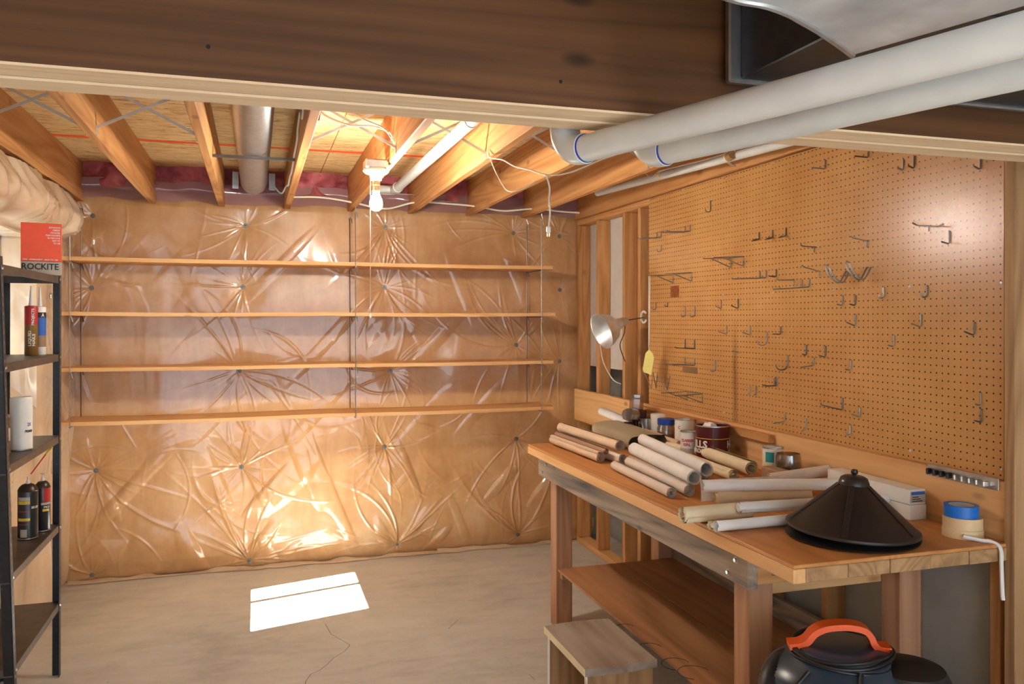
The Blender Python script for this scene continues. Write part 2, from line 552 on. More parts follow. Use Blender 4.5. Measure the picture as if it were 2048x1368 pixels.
def wrinkles(U, V, pins, seed, amp=.007, reach=.30):
    """dimples and radiating creases of a film pulled in by its fixings"""
    H = np.zeros_like(U)
    rs = np.random.RandomState(seed)
    dim = np.ones_like(U)
    for (pu, pv) in pins:
        du, dv = U - pu, V - pv
        r = np.sqrt(du * du + dv * dv) + 1e-6
        th = np.arctan2(dv, du)
        dim *= 1 - .95 * np.exp(-(r / .10) ** 1.3)
        rch = reach * (.7 + .8 * rs.rand())
        n = rs.randint(24, 36)
        for k in range(n):
            a0 = rs.rand() * 2 * math.pi; w = .03 + .05 * rs.rand(); L = rch * (.3 + 1.6 * rs.rand() ** 2); bend = (rs.rand() - .5) * 2.4
            dth = (th - a0 - bend * r + math.pi) % (2 * math.pi) - math.pi
            d = np.abs(dth) * np.maximum(r, .03)
            ww = .0034 + w * r * .20
            H += amp * (.4 + rs.rand()) * np.exp(-(d / ww) ** 2) * np.exp(-(r / L) ** 2) * np.clip(r / .04, 0, 1) * (np.abs(dth) < 1.2)
    return H, dim

wb_ = struct('wall_back', (0, D, 0), 'foundation wall hung with insulation under wrinkled clear film')
MB().box((-1.6, D + .10, 0), (2.9, D + .3, ZS), .001).build('concrete', M['concrete'], wb_)
PINS = [(187, 432), (491, 452), (184, 576), (486, 574), (478, 742), (193, 940), (483, 933), (499, 1120), (770, 455), (768, 575), (768, 893), (793, 1086),
        (1031, 877), (1035, 1068), (1025, 467), (1117, 473), (1118, 580), (1117, 722), (185, 1148), (780, 742), (1031, 690)]
pw = [PY(x, y, D) for x, y in PINS]
nx, nz = 680, 480
u = np.linspace(XL - .02, XS + .13, nx); v = np.linspace(0.0, ZJ + .10, nz)
U, V = np.meshgrid(u, v)
Hh, dim = wrinkles(U, V, [(p.x, p.z) for p in pw], 11, .0042, .22)
rc = np.random.RandomState(21)
crease = np.zeros_like(U)
for k in range(80):                      # loose creases between the fixings
    cx0 = rc.uniform(XL, XS); cz0 = rc.uniform(.08, 2.3) if k % 2 else rc.uniform(.08, 1.0)
    an = rc.choice([rc.uniform(-.5, .5), rc.uniform(1.2, 1.9), rc.uniform(-1.2, -.5)]); L = rc.uniform(.05, .22); bd = rc.uniform(-2.5, 2.5)
    sel = (np.abs(U - cx0) < L * 2.2) & (np.abs(V - cz0) < L * 2.2)
    du_, dv_ = U[sel] - cx0, V[sel] - cz0
    s_ = du_ * math.cos(an) + dv_ * math.sin(an); d_ = -du_ * math.sin(an) + dv_ * math.cos(an) - bd * s_ * s_
    crease[sel] += rc.uniform(.0012, .0042) * np.exp(-(d_ / rc.uniform(.004, .012)) ** 2) * np.exp(-(s_ / L) ** 2)
big = .035 * vnoise(U, V, 1.5, 1.2, 2) + .010 * vnoise(U, V, 3.5, 1.6, 3) + .0016 * vnoise(U, V, 16, 4, 4)
fold = np.maximum(0, vnoise(U + V * .4, V, 9, 1.6, 5) - .66) * .020 + np.maximum(0, vnoise(U - V * .9, V + 3, 8, 2, 7) - .70) * .03
fade = np.clip((V - .0) / .10, 0, 1) ** .5 * np.clip((ZJ + .11 - V) / .12, 0, 1) ** .5
lower = np.clip((.95 - V) / .5, 0, 1)
out = (.012 + big * dim + Hh * dim + fold * dim * (.6 + 2.2 * lower) + Hh * lower + crease) * fade + .012 * np.exp(-((V - .17) / .13) ** 2) * (.6 + .4 * dim) + .009 * np.exp(-((V - .2) / .22) ** 2) * vnoise(U + .6 * V, V, 7, 3, 33)
P = np.stack([U, D - out, V], -1)
grid_obj('insulation_film', P, None, M['quilt'], wb_, (0, D, 0))
for p in pw:
    depth = D - .019
    fm = frame((p.x, depth, p.z), (0, -1, 0))
    m = MB().lathe([(.0, .003), (.0135, .003), (.015, .0)], 14, fm)
    m.lathe([(.006, .004), (.006, .009), (.003, .012), (0, .012)], 8, fm)
    m.build('washer', M['washer'], wb_, smooth=True)
rs = np.random.RandomState(3)
for k in range(8):
    a, b = JX[k] + .02, JX[k + 1] - .02
    uu, vv_ = np.meshgrid(np.linspace(a, b, 26), np.linspace(ZJ + .085, ZS, 18))
    dep = 5.598 - .05 * vnoise(uu + k, vv_, 6, 8, 20 + k) - .03 * vnoise(uu + k, vv_, 19, 22, 40 + k) - .025 * np.sin(np.pi * (uu - a) / (b - a))
    grid_obj('insulation_batt', np.stack([uu, dep, vv_], -1), None, M['pink'], wb_, (0, D, 0))
t = NT('film_haze'); t.set(.2, 0, .5, .5, lin(168, 128, 134)); t.b.inputs['Alpha'].default_value = .6; M['haze'] = t.m
for k in range(8):
    a, b = JX[k] + .021, JX[k + 1] - .021
    uu, vv_ = np.meshgrid(np.linspace(a, b, 24), np.linspace(ZJ + .03, ZJ + .145, 10))
    dep = 5.500 + .018 * vnoise(uu + k, vv_, 7, 9, 80 + k) + .05 * np.clip((ZJ + .09 - vv_) / .06, 0, 1) + .02 * np.clip((uu - a) / .1, 0, 1)
    grid_obj('film_edge', np.stack([uu, dep, vv_ - .02 * vnoise(uu, vv_ * 0, 8, 1, 90 + k)], -1), None, M['haze'], wb_, (0, D, 0))
# loose hem of film lying on the floor
for (hx0, hx1, sd) in ((-1.1, .05, 1), (.05, 1.3, 2), (1.2, 2.2, 3)):
    uu, vv_ = np.meshgrid(np.linspace(hx0, hx1, 60), np.linspace(0, 1, 7))
    wv = .03 + .035 * vnoise(uu, vv_ * 0, 6, 1, 60 + sd)
    yy = D - .03 - vv_ * wv
    zz = .004 + .022 * (1 - vv_) * vnoise(uu, vv_, 9, 1, 70 + sd)
    grid_obj('film_hem', np.stack([uu, yy, zz], -1), None, M['quilt_pale'], wb_, (0, D, 0))

# ---- left wall with the window
wl = struct('wall_left', (XL, 4.5, 0), 'insulated side wall under clear film around a slider window')
for a, b in (((YN, 0), (WY0, ZS)), ((GY1, 0), (5.95, ZS)), ((WY0, 0), (GY1, WZ0)), ((WY0, WZ1), (GY1, ZS))):
    MB().box((-1.315, a[0], a[1]), (-1.265, b[0], b[1]), .001).build('concrete', M['concrete'], wl)
MB().box((-1.262, YN, ZJ), (-1.13, 5.6, ZS), .001).build('sill_block', M['fir_y'], wl)
MB().box((-1.262, 2.2, ZJ - .045), (-1.04, 5.6, ZJ - .002), .002).build('sill_plate', M['fir_y'], wl)
ny, nz = 260, 170
a = np.linspace(2.0, D + .02, ny); b = np.linspace(0, ZJ - .02, nz)
A, B = np.meshgrid(a, b)
lp = [(5.25, .75), (5.3, 1.25), (3.6, 1.0), (2.9, 1.5), (5.2, 1.75), (4.4, .7), (3.2, .5), (4.02, 2.05), (4.98, 2.02), (4.5, 2.06), (5.45, 2.2)]
Hl, diml = wrinkles(A, B, lp, 5, .010, .35)
outl = (.012 + (.05 * vnoise(A, B, 2.2, 1.6, 8) + .02 * vnoise(A, B, 6, 3, 9)) * diml + Hl * diml) * np.clip(B / .1, 0, 1) ** .5
bulge = np.clip((B - 2.06) / .05, 0, 1) * np.clip((5.62 - A) / .5, 0, 1)
outl = outl + bulge * (.13 * np.clip((B - 2.04) / .16, 0, 1) ** .6 * (1 - .55 * np.clip((B - 2.16) / .16, 0, 1)) + .06 * vnoise(A, B, 7, 5, 14) + .03 * np.abs(vnoise(A + B, B, 16, 4, 15) - .5))
cellA = (A[:-1, :-1] + A[1:, 1:]) / 2; cellB = (B[:-1, :-1] + B[1:, 1:]) / 2
keep = ~((cellA > WY0) & (cellA < WY1) & (cellB > WZ0 - SILL) & (cellB < WZ1))
inw = np.exp(-((np.clip(WY0 - A, 0, 9) + np.clip(A - WY1, 0, 9)) / .06) ** 2) * np.exp(-((np.clip(WZ0 - SILL - B, 0, 9)) / .06) ** 2) * (B < WZ1 + .01)
outl = outl * (1 - .8 * inw)
Pl = np.stack([XL + outl, A, B], -1)
grid_obj('insulation_film', Pl, keep, M['quilt_pale'], wl, (XL, 4.5, 0))
MB().box((XL - .14, YN, 0), (XL, 2.0, ZJ - .02), .001).build('plain_panel', M['quilt_pale'], wl)
# window reveals wrapped in film (each a thin lining on the concrete)
def lining(p00, p10, p11, p01, seed, n=26):
    s, tt = np.meshgrid(np.linspace(0, 1, n), np.linspace(0, 1, n))
    p = [np.array(x, dtype=float) for x in (p00, p10, p11, p01)]
    Pq = p[0] * ((1 - s) * (1 - tt))[..., None] + p[1] * (s * (1 - tt))[..., None] + p[2] * (s * tt)[..., None] + p[3] * ((1 - s) * tt)[..., None]
    nrm = np.cross(p[1] - p[0], p[3] - p[0]); nrm = nrm / np.linalg.norm(nrm)
    h = .012 * vnoise(s, tt, 4, 9, seed) * np.sin(np.pi * np.clip(s, 0, 1)) * np.sin(np.pi * np.clip(tt, 0, 1))
    return Pq + nrm * h[..., None]
xo, xi = WXG, XL + .012
zs = WZ0 - SILL
for k, q4 in enumerate((((xo, GY1, WZ0), (xi, WY1, zs), (xi, WY1, WZ1), (xo, GY1, WZ1)), ((xi, WY0, zs), (xo, WY0, WZ0), (xo, WY0, WZ1), (xi, WY0, WZ1)),
                        ((xo, WY0, WZ0), (xi, WY0, zs), (xi, WY1, zs), (xo, GY1, WZ0)), ((xo, GY1, WZ1), (xi, WY1, WZ1), (xi, WY0, WZ1), (xo, WY0, WZ1)))):
    grid_obj('reveal_lining', lining(*q4, k + 1), None, M['quilt_pale'], wl, (XL, 4.5, 0))
for (py_, pz_) in lp[:3] + lp[4:6]:
    MB().lathe([(0, .005), (.015, .004), (.017, 0)], 12, frame((XL + .02, py_, pz_), (1, 0, 0))).build('washer', M['steel'], wl, smooth=True)
win = struct('window_1', (WXG - .02, (WY0 + GY1) / 2, WZ0), 'white slider window in the side wall')
fx0, fx1 = WXG - .035, WXG - .002
for a, b in (((WY0, WZ0), (GY1, WZ0 + .016)), ((WY0, WZ1 - .016), (GY1, WZ1)), ((WY0, WZ0 + .016), (WY0 + .016, WZ1 - .016)), ((GY1 - .016, WZ0 + .016), (GY1, WZ1 - .016))):
    MB().box((fx0, a[0], a[1]), (fx1, b[0], b[1]), .003).build('window_frame', M['white'], win)
ym = 4.62
MB().box((fx0 + .01, ym - .02, WZ0 + .016), (fx1, ym + .02, WZ1 - .016), .002).build('meeting_rail', M['white'], win)
for a, b in ((WY0 + .016, ym - .02), (ym + .02, GY1 - .016)):
    MB().box((fx0 + .02, a, WZ0 + .016), (fx0 + .024, b, WZ1 - .016), .0005).build('pane', M['pane'], win)

# ---- right wall: studs, plates, drywall of the next room
wr = struct('wall_right', (XS, 4, 0), 'open stud wall behind the workbench')
SD = .089
for y in (5.556, 5.20, 4.779, 4.556, 4.06, 3.65, 3.25, 2.84, 2.43, 2.02):
    MB().box((XS, y, .04), (XS + SD, y + .038, ZJ - .045), .002).build('stud', M['fir_z'], wr)
MB().box((XS, 1.9, ZJ - .043), (XS + SD, 5.6, ZJ - .003), .003).build('top_plate', M['fir_y'], wr)
MB().box((XS, 1.9, 0), (XS + SD, 5.6, .038), .003).build('bottom_plate', M['pine_y'], wr)
MB().box((XS + SD + .002, YN, 1.28), (XS + SD + .014, 5.62, ZJ - .003), .001).build('drywall_panel', M['drywall'], wr)
MB().box((XS + SD + .20, YN, 0), (XS + SD + .34, 5.75, ZS), .001).build('concrete', M['concrete'], wr)
MB().box((XS + SD + .002, YN, 0), (XS + SD + .014, 3.7, 1.277), .001).build('drywall_panel', M['concrete'], wr)
MB().box((2.185, 1.925, .0), (2.30, 1.965, ZJ - .045), .003).build('end_post', M['aged_z'], wr)
MB().box((2.305, 1.90, .0), (2.33, 1.965, ZJ - .045), .003).build('end_post', M['aged_z'], wr)
MB().box((XS, 3.0, .88), (XS + .02, 5.62, .90), .001).build('ledger', M['fir_y'], wr)

# ---- support beam: four plies
bm = thing('support_beam', 'wide laminated wooden beam crossing the ceiling in the foreground', 'beam', (0.6, 1.68, 2.054))
for k in range(4):
    y0 = 1.594 + k * .0446
    dz = (0, .002, -.001, .0015)[k]
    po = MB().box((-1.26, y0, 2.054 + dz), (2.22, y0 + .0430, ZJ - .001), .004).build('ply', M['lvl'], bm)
    po.data.materials.append(M['lvl_edge'])          # underside painted as if lit, paler than the shaded faces
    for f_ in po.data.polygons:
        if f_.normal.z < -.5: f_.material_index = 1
random.seed(8)
for k in range(5):
    x = -1.0 + k * .5 + random.uniform(-.1, .1); z = random.uniform(2.08, 2.22)
    MB().lathe([(0, .0), (.004, 0.0), (.0045, -.002)], 8, frame((x, 1.5935, z), (0, -1, 0))).build('nail_hole', M['dark'], bm)

# ================================================================== THINGS ON THE CEILING
# ---- bare bulb in a porcelain holder
BX, BY = .53, 3.83
lf = thing('bulb_light', 'bare lit bulb in a white porcelain holder with a pull cord', 'lamp', (BX, BY, 2.34))
MB().box((BX - .055, BY - .05, 2.31), (BX + .05, BY + .05, 2.352), .006).build('junction_box', M['galv'], lf)
MB().lathe([(0, 2.31), (.058, 2.31), (.060, 2.302), (.05, 2.292), (.03, 2.285), (.026, 2.262), (.02, 2.258), (0, 2.258)], 28, Matrix.Translation((BX, BY, 0)), cap=False).build('lamp_holder', M['porcelain'], lf, smooth=True)
sk = MB().lathe([(.0, 2.260), (.019, 2.260), (.019, 2.238), (.0165, 2.236), (.0165, 2.212), (0, 2.212)], 20, Matrix.Translation((BX, BY, 0)), cap=False).build('socket', M['brass'], lf, smooth=True)
prof = [(.0, 2.214), (.014, 2.212), (.0155, 2.20), (.020, 2.188), (.027, 2.172), (.0305, 2.155), (.030, 2.143), (.025, 2.131), (.015, 2.122), (0, 2.119)]
MB().lathe(prof, 24, Matrix.Translation((BX, BY, 0)), cap=False).build('light_bulb', M['bulb'], lf, smooth=True)
cx = PY(740, 400, BY).x
MB().tube([(cx, BY - .01, 2.285), (cx, BY - .01, 2.0), (cx + .001, BY - .01, 1.64)], .0014, 6).build('pull_cord', M['cable'], lf)
MB().lathe([(0, 1.645), (.004, 1.64), (.005, 1.628), (0, 1.622)], 8, Matrix.Translation((cx + .001, BY - .01, 0))).build('cord_end', M['white'], lf, smooth=True)

# ---- cables
def cable(name, label, pts, r=.0045, k=8, mat='cable', cat='cable', base=None):
    q = spline(pts, k)
    o = MB().tube(q, r, 8).build(name, M[mat], None, base=q[0], smooth=True)
    return tag(o, label, cat)
cable('wall_cable', 'white cable threaded through the joist ends along the insulated wall',
      [(JX[3] + .02, 5.35, 2.385)] + [(x, 5.35, z) for x, z in ((.40, 2.39), (.585, 2.368), (.80, 2.335), (1.0, 2.385), (1.2, 2.385), (1.405, 2.375), (1.6, 2.352), (1.815, 2.375), (2.0, 2.365), (2.15, 2.36))], .006)
jx4 = JX[3]
cable('joist_cable', 'white cable stapled in waves along the joist beside the round duct',
      [(jx4 - .024, y, z) for y, z in ((2.6, 2.42), (3.1, 2.45), (3.3, 2.40), (3.45, 2.46), (3.65, 2.44), (3.72, 2.40), (4.0, 2.385), (4.3, 2.36), (4.5, 2.37), (4.75, 2.365), (5.0, 2.40), (5.2, 2.42))]
      + [(jx4 - .05, 5.24, 2.39), (jx4 - .10, 5.28, 2.45)], .005)
cable('lamp_cable', 'white cable looping down to the bulb holder box',
      [PY(640, 222, 3.5), PY(660, 236, 3.5), PY(700, 250, 3.5), PY(740, 252, 3.5), PY(775, 262, 3.6), PY(785, 280, 3.7), PY(786, 300, 3.78), PY(775, 320, 3.82), (BX + .045, BY, 2.345)], .005)
cable('lamp_cable', 'second white cable crossing the metal bridging above the bulb box',
      [PY(700, 225, 3.45), PY(730, 240, 3.46), PY(765, 255, 3.5), PY(780, 272, 3.58), PY(790, 292, 3.66), (BX + .055, BY - .02, 2.36)], .004)
ex = MB()
yy = 2.75
pts1 = [PY(1240, 306, 2.2), PY(1200, 320, 2.3), PY(1140, 345, 2.45), PY(1095, 350, 2.6), PY(1060, 340, 2.8), PY(1030, 333, 3.0), PY(1005, 320, 3.25), PY(980, 315, 3.45), PY(976, 300, 3.53)]
pts2 = [PY(976, 300, 3.53), PY(985, 330, 3.4), PY(1005, 370, 3.25), PY(1020, 383, 3.1), PY(1045, 378, 3.05), PY(1070, 362, 3.0)]
pts3 = [PY(1092, 350, 2.6), PY(1099, 375, 2.62), PY(1098, 400, 2.62), PY(1100, 425, 2.62), PY(1097, 455, 2.62)]
ec = thing('extension_cord', 'thin white extension cord draped from a joist with its plug hanging down', 'cord', pts1[-1])
MB().tube(spline(pts1), .0028, 6).build('cord', M['cable'], ec, smooth=True)
MB().tube(spline(pts2), .0024, 6).build('cord', M['cable'], ec, smooth=True)
MB().tube(spline(pts3), .0032, 6).build('cord', M['cable'], ec, smooth=True)
pp = pts3[-1]
pl = MB().box(pp + Vector((-.0075, -.006, -.018)), pp + Vector((.0075, .006, .004)), .003).build('plug', M['white'], ec)
m = MB()
for s in (-1, 1): m.box(pp + Vector((s * .004 - .001, -.003, -.030)), pp + Vector((s * .004 + .001, .003, -.0185)), .0002)
m.build('prongs', M['brass'], pl)

# ---- round galvanised duct between two joists
DXc, DZc, DR = -.012, 2.462, .082
rd = thing('round_duct', 'round galvanised duct running between two joists', 'duct', (DXc, 4, DZc))
Rm = frame((DXc, 0, DZc), (0, 1, 0), (1, 0, 0))
MB().lathe([(DR, -.5), (DR, 4.1)], 32, Rm, cap=False).build('duct_pipe', M['galv_dull'], rd, smooth=True)
MB().lathe([(DR - .002, 4.09), (DR - .003, 5.30), (DR - .012, 5.36), (.04, 5.40), (0, 5.41)], 32, Rm, cap=False).build('duct_end', M['galv_dull'], rd, smooth=True)
MB().lathe([(DR + .0015, 4.085), (DR + .0015, 4.10)], 32, Rm, cap=False).build('joint_ring', M['galv'], rd, smooth=True)
MB().box((JX[2] + .001, 4.02, 2.366), (JX[3] - .02, 4.040, 2.3775), .0005).build('strap', M['wire'], rd)
for sx in (-1, 1):
    MB().box((DXc + sx * .105 - .018, 5.2, 2.40), (DXc + sx * .105 + .018, 5.205, 2.50), .0005).build('hanger_tab', M['galv_dull'], rd)

# ---- white drain pipe between two joists, with its elbow
px_ = .856
dp = thing('drain_pipe', 'white plastic drain pipe between the joists right of the bulb', 'pipe', (px_, 4, 2.44))
MB().tube([(px_, 1.95, 2.438), (px_, 5.22, 2.452)], .029, 20).build('pipe', M['pvc'], dp, smooth=True)
MB().tube([(px_, 5.18, 2.452), (px_, 5.26, 2.452)], .034, 20).build('coupling', M['pvc'], dp, smooth=True)
MB().tube(spline([(px_, 5.24, 2.452), (px_ - .005, 5.30, 2.452), (px_ - .05, 5.325, 2.452), (px_ - .20, 5.325, 2.455)], 6), .030, 18).build('elbow', M['pvc'], dp, smooth=True)
MB().tube([(px_ - .21, 5.12, 2.40), (px_ + .05, 5.12, 2.40), (px_ + .09, 5.12, 2.40), (px_ + .09, 5.12, 2.375)], .004, 6).build('hanger', M['steel'], dp)
MB().tube([(px_, 3.32, 2.444), (px_, 3.36, 2.444)], .032, 20).build('coupling', M['pvc'], dp, smooth=True)

# ---- small pipe along the stud wall
sp = thing('supply_pipe', 'slim white plastic pipe along the top of the stud wall', 'pipe', (2.10, 4, 2.40))
sa, sb = PX(1195, 386, 2.09), PX(1560, 288, 2.09)
MB().tube([sa, sb, sb + (sb - sa) * .5], .021, 16).build('pipe', M['pvc'], sp, smooth=True)
for (px0, py0) in ((1322, 350), (1458, 312)):
    c0 = PX(px0, py0, 2.09); dd = (sb - sa).normalized()
    MB().tube([c0 - dd * .012, c0 + dd * .02], .026, 16).build('coupling', M['cream'], sp, smooth=True)
c0 = PX(1458, 312, 2.075)
MB().tube([c0 + Vector((0, 0, -.005)), c0 + Vector((-.012, -.055, -.003))], .021, 14).build('capped_branch', M['aged_y'], sp, smooth=True)
q0 = PX(1450, 320, 2.09); q1 = PX(1468, 333, 2.17)
MB().beam(q0, q1, .02, .004).build('bracket', M['galv'], sp)
wa = PX(1302, 352, 2.08)
cable('tied_cable', 'thin white cable tied above the slim pipe on the stud wall',
      [PX(1290, 345, 2.06), PX(1303, 355, 2.07), PX(1322, 342, 2.07), PX(1400, 322, 2.07), PX(1470, 302, 2.07)], .003)

# ---- two big white pipes in the foreground
ud = Vector((.308, -.951, 0)).normalized()
RP = .0315
def bigpipe(label, ring, end_l):
    t_ = thing('white_pipe', label, 'pipe', ring)
    MB().tube([ring, ring + ud * 2.6], RP, 32).build('pipe', M['pvc'], t_, smooth=True)
    e = [ring + ud * .004]
    for k in range(9):
        an = math.radians(k * 11.25)
        e.append(ring - ud * (.01 + .062 * math.sin(an)) + Vector((0, 0, .062 * (1 - math.cos(an)))))
    e.append(e[-1] + Vector((0, 0, .24)))
    MB().tube(e, RP + .004, 28).build('elbow', M['pvc'], t_, smooth=True)
    MB().tube([ring + ud * .0035, ring + ud * .0085], RP + .0015, 32).build('primer_ring', M['blue_primer'], t_, smooth=True)
    return t_
bigpipe('upper of the two thick white pipes sloping under the beam', Vector((.722, 1.764, 2.012)), 0)
bigpipe('lower of the two thick white pipes sloping under the beam', Vector((.933, 1.775, 2.0205)), 0)

# ---- sheet metal ducts above them
rx = thing('rectangular_duct', 'dark rectangular sheet metal duct against the beam face', 'duct', (1.5, 1.2, 2.135))
MB().box((1.0, .2, 2.138), (2.15, 1.555, ZJ - .005), .003).build('duct_body', M['galv_dark'], rx)
m = MB(); m.box((.972, 1.555, 2.130), (2.15, 1.575, ZJ - .005), .004); m.box((.985, 1.578, 2.135), (2.15, 1.592, ZJ - .005), .004)
m.build('flange', M['galv_dull'], rx)
MB().box((1.0, 1.10, 2.1335), (2.15, 1.125, 2.1375), .0008).build('seam', M['galv_dark'], rx)
el = thing('duct_elbow', 'bright curved galvanised duct elbow at the top right corner', 'duct', (1.1, .9, 2.10))
cv = [PZ(x, y, 2.122) for x, y in ((1405, -22), (1475, 0), (1530, 10), (1575, 26), (1600, 40), (1635, 60), (1665, 80), (1690, 98), (1705, 110))]
edge = [cv[-1] + ud * t_ for t_ in (.32, .7, 1.1)]
outl_ = [(p.x, p.y) for p in cv + edge] + [(.75, .2), (.55, .8)]
M['zinc_pale'] = plain('weathered_zinc', (.66, .69, .72, 1), .42, .25, .22, 7)
MB().prism(outl_[::-1], 2.122, 2.137).build('duct_bottom', M['zinc_pale'], el)
MB().tube([p + Vector((0, 0, -.001)) for p in spline(cv, 4)], .006, 8).build('rolled_hem', M['galv'], el, smooth=True)

# ================================================================== HANGING SHELVES
YF, YR = 5.29, 5.55
SZ = [1.969, 1.652, 1.328, 1.017]
nm = ['topmost', 'second from the top', 'third from the top', 'lowest']
for i, z in enumerate(SZ):
    xr = (1.925, 1.945, 1.93, 1.93)[i]
    m = MB()
    n = 14
    x0, x1 = XL + .03, xr
    # board with a slight sag between the three hangers
    vv = []; ff = []
    for k in range(n + 1):
        tt = k / n; x = x0 + (x1 - x0) * tt
        sag = -.006 * abs(math.sin(tt * 2 * math.pi)) * (1 if i % 2 else .6)
        for (y, dz) in ((YF - .02, -.011), (YR + .02, -.011), (YR + .02, .011), (YF - .02, .011)):
            vv.append((x, y, z + sag + dz))
    for k in range(n):
        for c in range(4):
            d = (c + 1) % 4
            ff.append((k * 4 + c, k * 4 + d, k * 4 + 4 + d, k * 4 + 4 + c))
    ff.append((3, 2, 1, 0)); ff.append(tuple(n * 4 + c for c in range(4)))
    m.add(vv, ff)
    tag(m.build('shelf_board', M['pine_x'], None, base=((x0 + x1) / 2, (YF + YR) / 2, z - .011)), 'long pine board hung on wires over the film-covered wall, ' + nm[i] + (' of four' if i in (1, 2) else ' board'), 'shelf', 'wire-hung pine boards')
for hx, nmx in ((-1.018, 'left end'), (.60, 'middle'), (1.843, 'right end')):
    for y, fr in ((YF - .028, 'front'), (YR + .028, 'rear')):
        t_ = thing('wire_hanger', 'dark wire hanger at the ' + fr + ' edge of the hung shelves, ' + nmx, 'hanger', (hx, y, .97), 'shelf hanger wires')
        m = MB()
        ztops = [ZJ - .045] + [z - .014 for z in SZ[:-1]]
        zbots = [z - .016 for z in SZ]
        for zt, zb in zip(ztops, zbots):
            m.tube([(hx + .014, y, zt - .035), (hx + .008, y, zt - .008), (hx + .002, y, zt), (hx - .002, y, zt - .01), (hx, y, zb - .004)], .0032, 6)
        m.build('rod', M['wire' if fr == 'rear' else 'zincwire'], t_, smooth=True)
        MB().tube([(hx - .001, y, ZJ - .01), (hx + .003, y, ZJ - .03), (hx + .010, y, ZJ - .045), (hx, y, ZJ - .055), (hx - .008, y, ZJ - .045)], .003, 6).build('eye_hook', M['steel'], t_, smooth=True)
    for i, z in enumerate(SZ):
        tag(MB().tube([(hx, YF - .034, z - .0185), (hx, YR + .034, z - .0185)], .0032, 6).build('shelf_crossbar', M['wire'], None, base=(hx, YF, z - .0185), smooth=True),
            'thin wire rod under the %s hung shelf, %s' % (nm[i].replace(' from the top', ''), nmx), 'rod', 'shelf cross rods')

# ================================================================== WORKBENCH
ZB = .935
X0, X1 = 1.425, 2.20
Y0, Y1 = 1.955, 4.30
wb1 = thing('workbench', 'long wooden workbench with a plywood top and lower shelf under the pegboard', 'workbench', ((X0 + X1) / 2, (Y0 + Y1) / 2, 0))
MB().box((X0 + .002, Y0 + .002, ZB - .011), (X1, Y1, ZB), .0015).build('top_sheet', M['bench_ply'], wb1)
MB().box((X0, Y0, ZB - .052), (X0 + .040, Y1, ZB - .0115), .002).build('front_edge_board', M['pine_y'], wb1)
xs = [X0 + .041, X0 + .185, X0 + .33, X0 + .475, X0 + .62, X1]
for a, b in zip(xs[:-1], xs[1:]):
    MB().box((a, Y0 + random.uniform(.0, .003), ZB - .052), (b - .0015, Y1, ZB - .0115), .002).build('top_plank', M['aged_y'], wb1)
ap = MB().box((1.462, 2.235, .775), (1.499, 4.23, ZB - .053), .002).build('front_apron', M['greywood'], wb1)
for (yy, zz) in ((2.30, .852), (2.345, .80), (4.10, .852), (4.16, .80)):
    MB().lathe([(0, .008), (.006, .008), (.008, .006), (.008, .002), (.012, .001), (.012, 0)], 6, frame((1.462, yy, zz), (-1, 0, 0))).build('bolt', M['steel'], ap)
for (lx, ly) in ((1.50, 2.286), (1.50, 4.05), (2.09, 2.286), (2.09, 4.05)):
    MB().box((lx, ly, 0), (lx + .089, ly + .089, ZB - .053), .003).build('leg', M['red_z'], wb1)
eb = MB().box((1.50, 2.243, .785), (1.98, 2.284, ZB - .0535), .002)
eb.build('end_brace', M['fir_x'], wb1)
MB().lathe([(0, .007), (.006, .007), (.009, .002), (.012, 0)], 6, frame((1.56, 2.243, .82), (0, -1, 0))).build('bolt', M['steel'], wb1)
MB().box((1.592, 2.378, .70), (2.20, 2.416, .79), .002).build('cross_rail', M['pine_x'], wb1)
MB().box((1.59, 4.143, .70), (2.20, 4.18, .79), .002).build('cross_rail', M['pine_x'], wb1)
MB().box((2.18, 2.38, .79), (2.20, 4.05, ZB - .053), .002).build('rear_apron', M['fir_y'], wb1)
# lower shelf: two sheets on cleats
for a, b in ((1.505, 1.83), (1.833, 2.17)):
    MB().box((a, 2.13, .302), (b, 4.045, .316), .0015).build('shelf_sheet', M['shelf_ply'], wb1)
for yy in (4.02, 2.40):
    MB().box((1.52, yy, .262), (2.17, yy + .036, .3005), .002).build('cleat', M['red_x'], wb1)
MB().box((2.172, 2.13, .30), (2.20, 4.045, .40), .002).build('shelf_back_board', M['greywood'], wb1)
# stains of cans on the lower shelf
for (px0, py0, r) in ((1352, 1328, .055), (1300, 1296, .05), (1250, 1255, .04), (1388, 1345, .06)):
    c0 = PZ(px0, py0, .3163)
    pr = [(c0.x + math.cos(k * .3) * r, c0.y + math.sin(k * .3) * r, .3165) for k in range(15)]
    MB().tube(pr, .0011, 4).build('rust_ring', M['dark'], wb1)

# ---- back board and ledge strip on the stud wall
bb = MB().box((2.204, 1.97, .895), (2.2295, 5.58, 1.117), .002).build('back_board', M['pine_y'], None, base=(2.215, 3.7, .895))
tag(bb, 'wide pine back board fixed to the studs behind the workbench', 'board')
tag(MB().box((2.172, 3.16, 1.068), (2.203, 4.55, 1.105), .002).build('ledge_strip', M['fir_y'], None, base=(2.19, 3.9, 1.068)),
    'narrow wooden ledge strip under the left half of the pegboard', 'board')

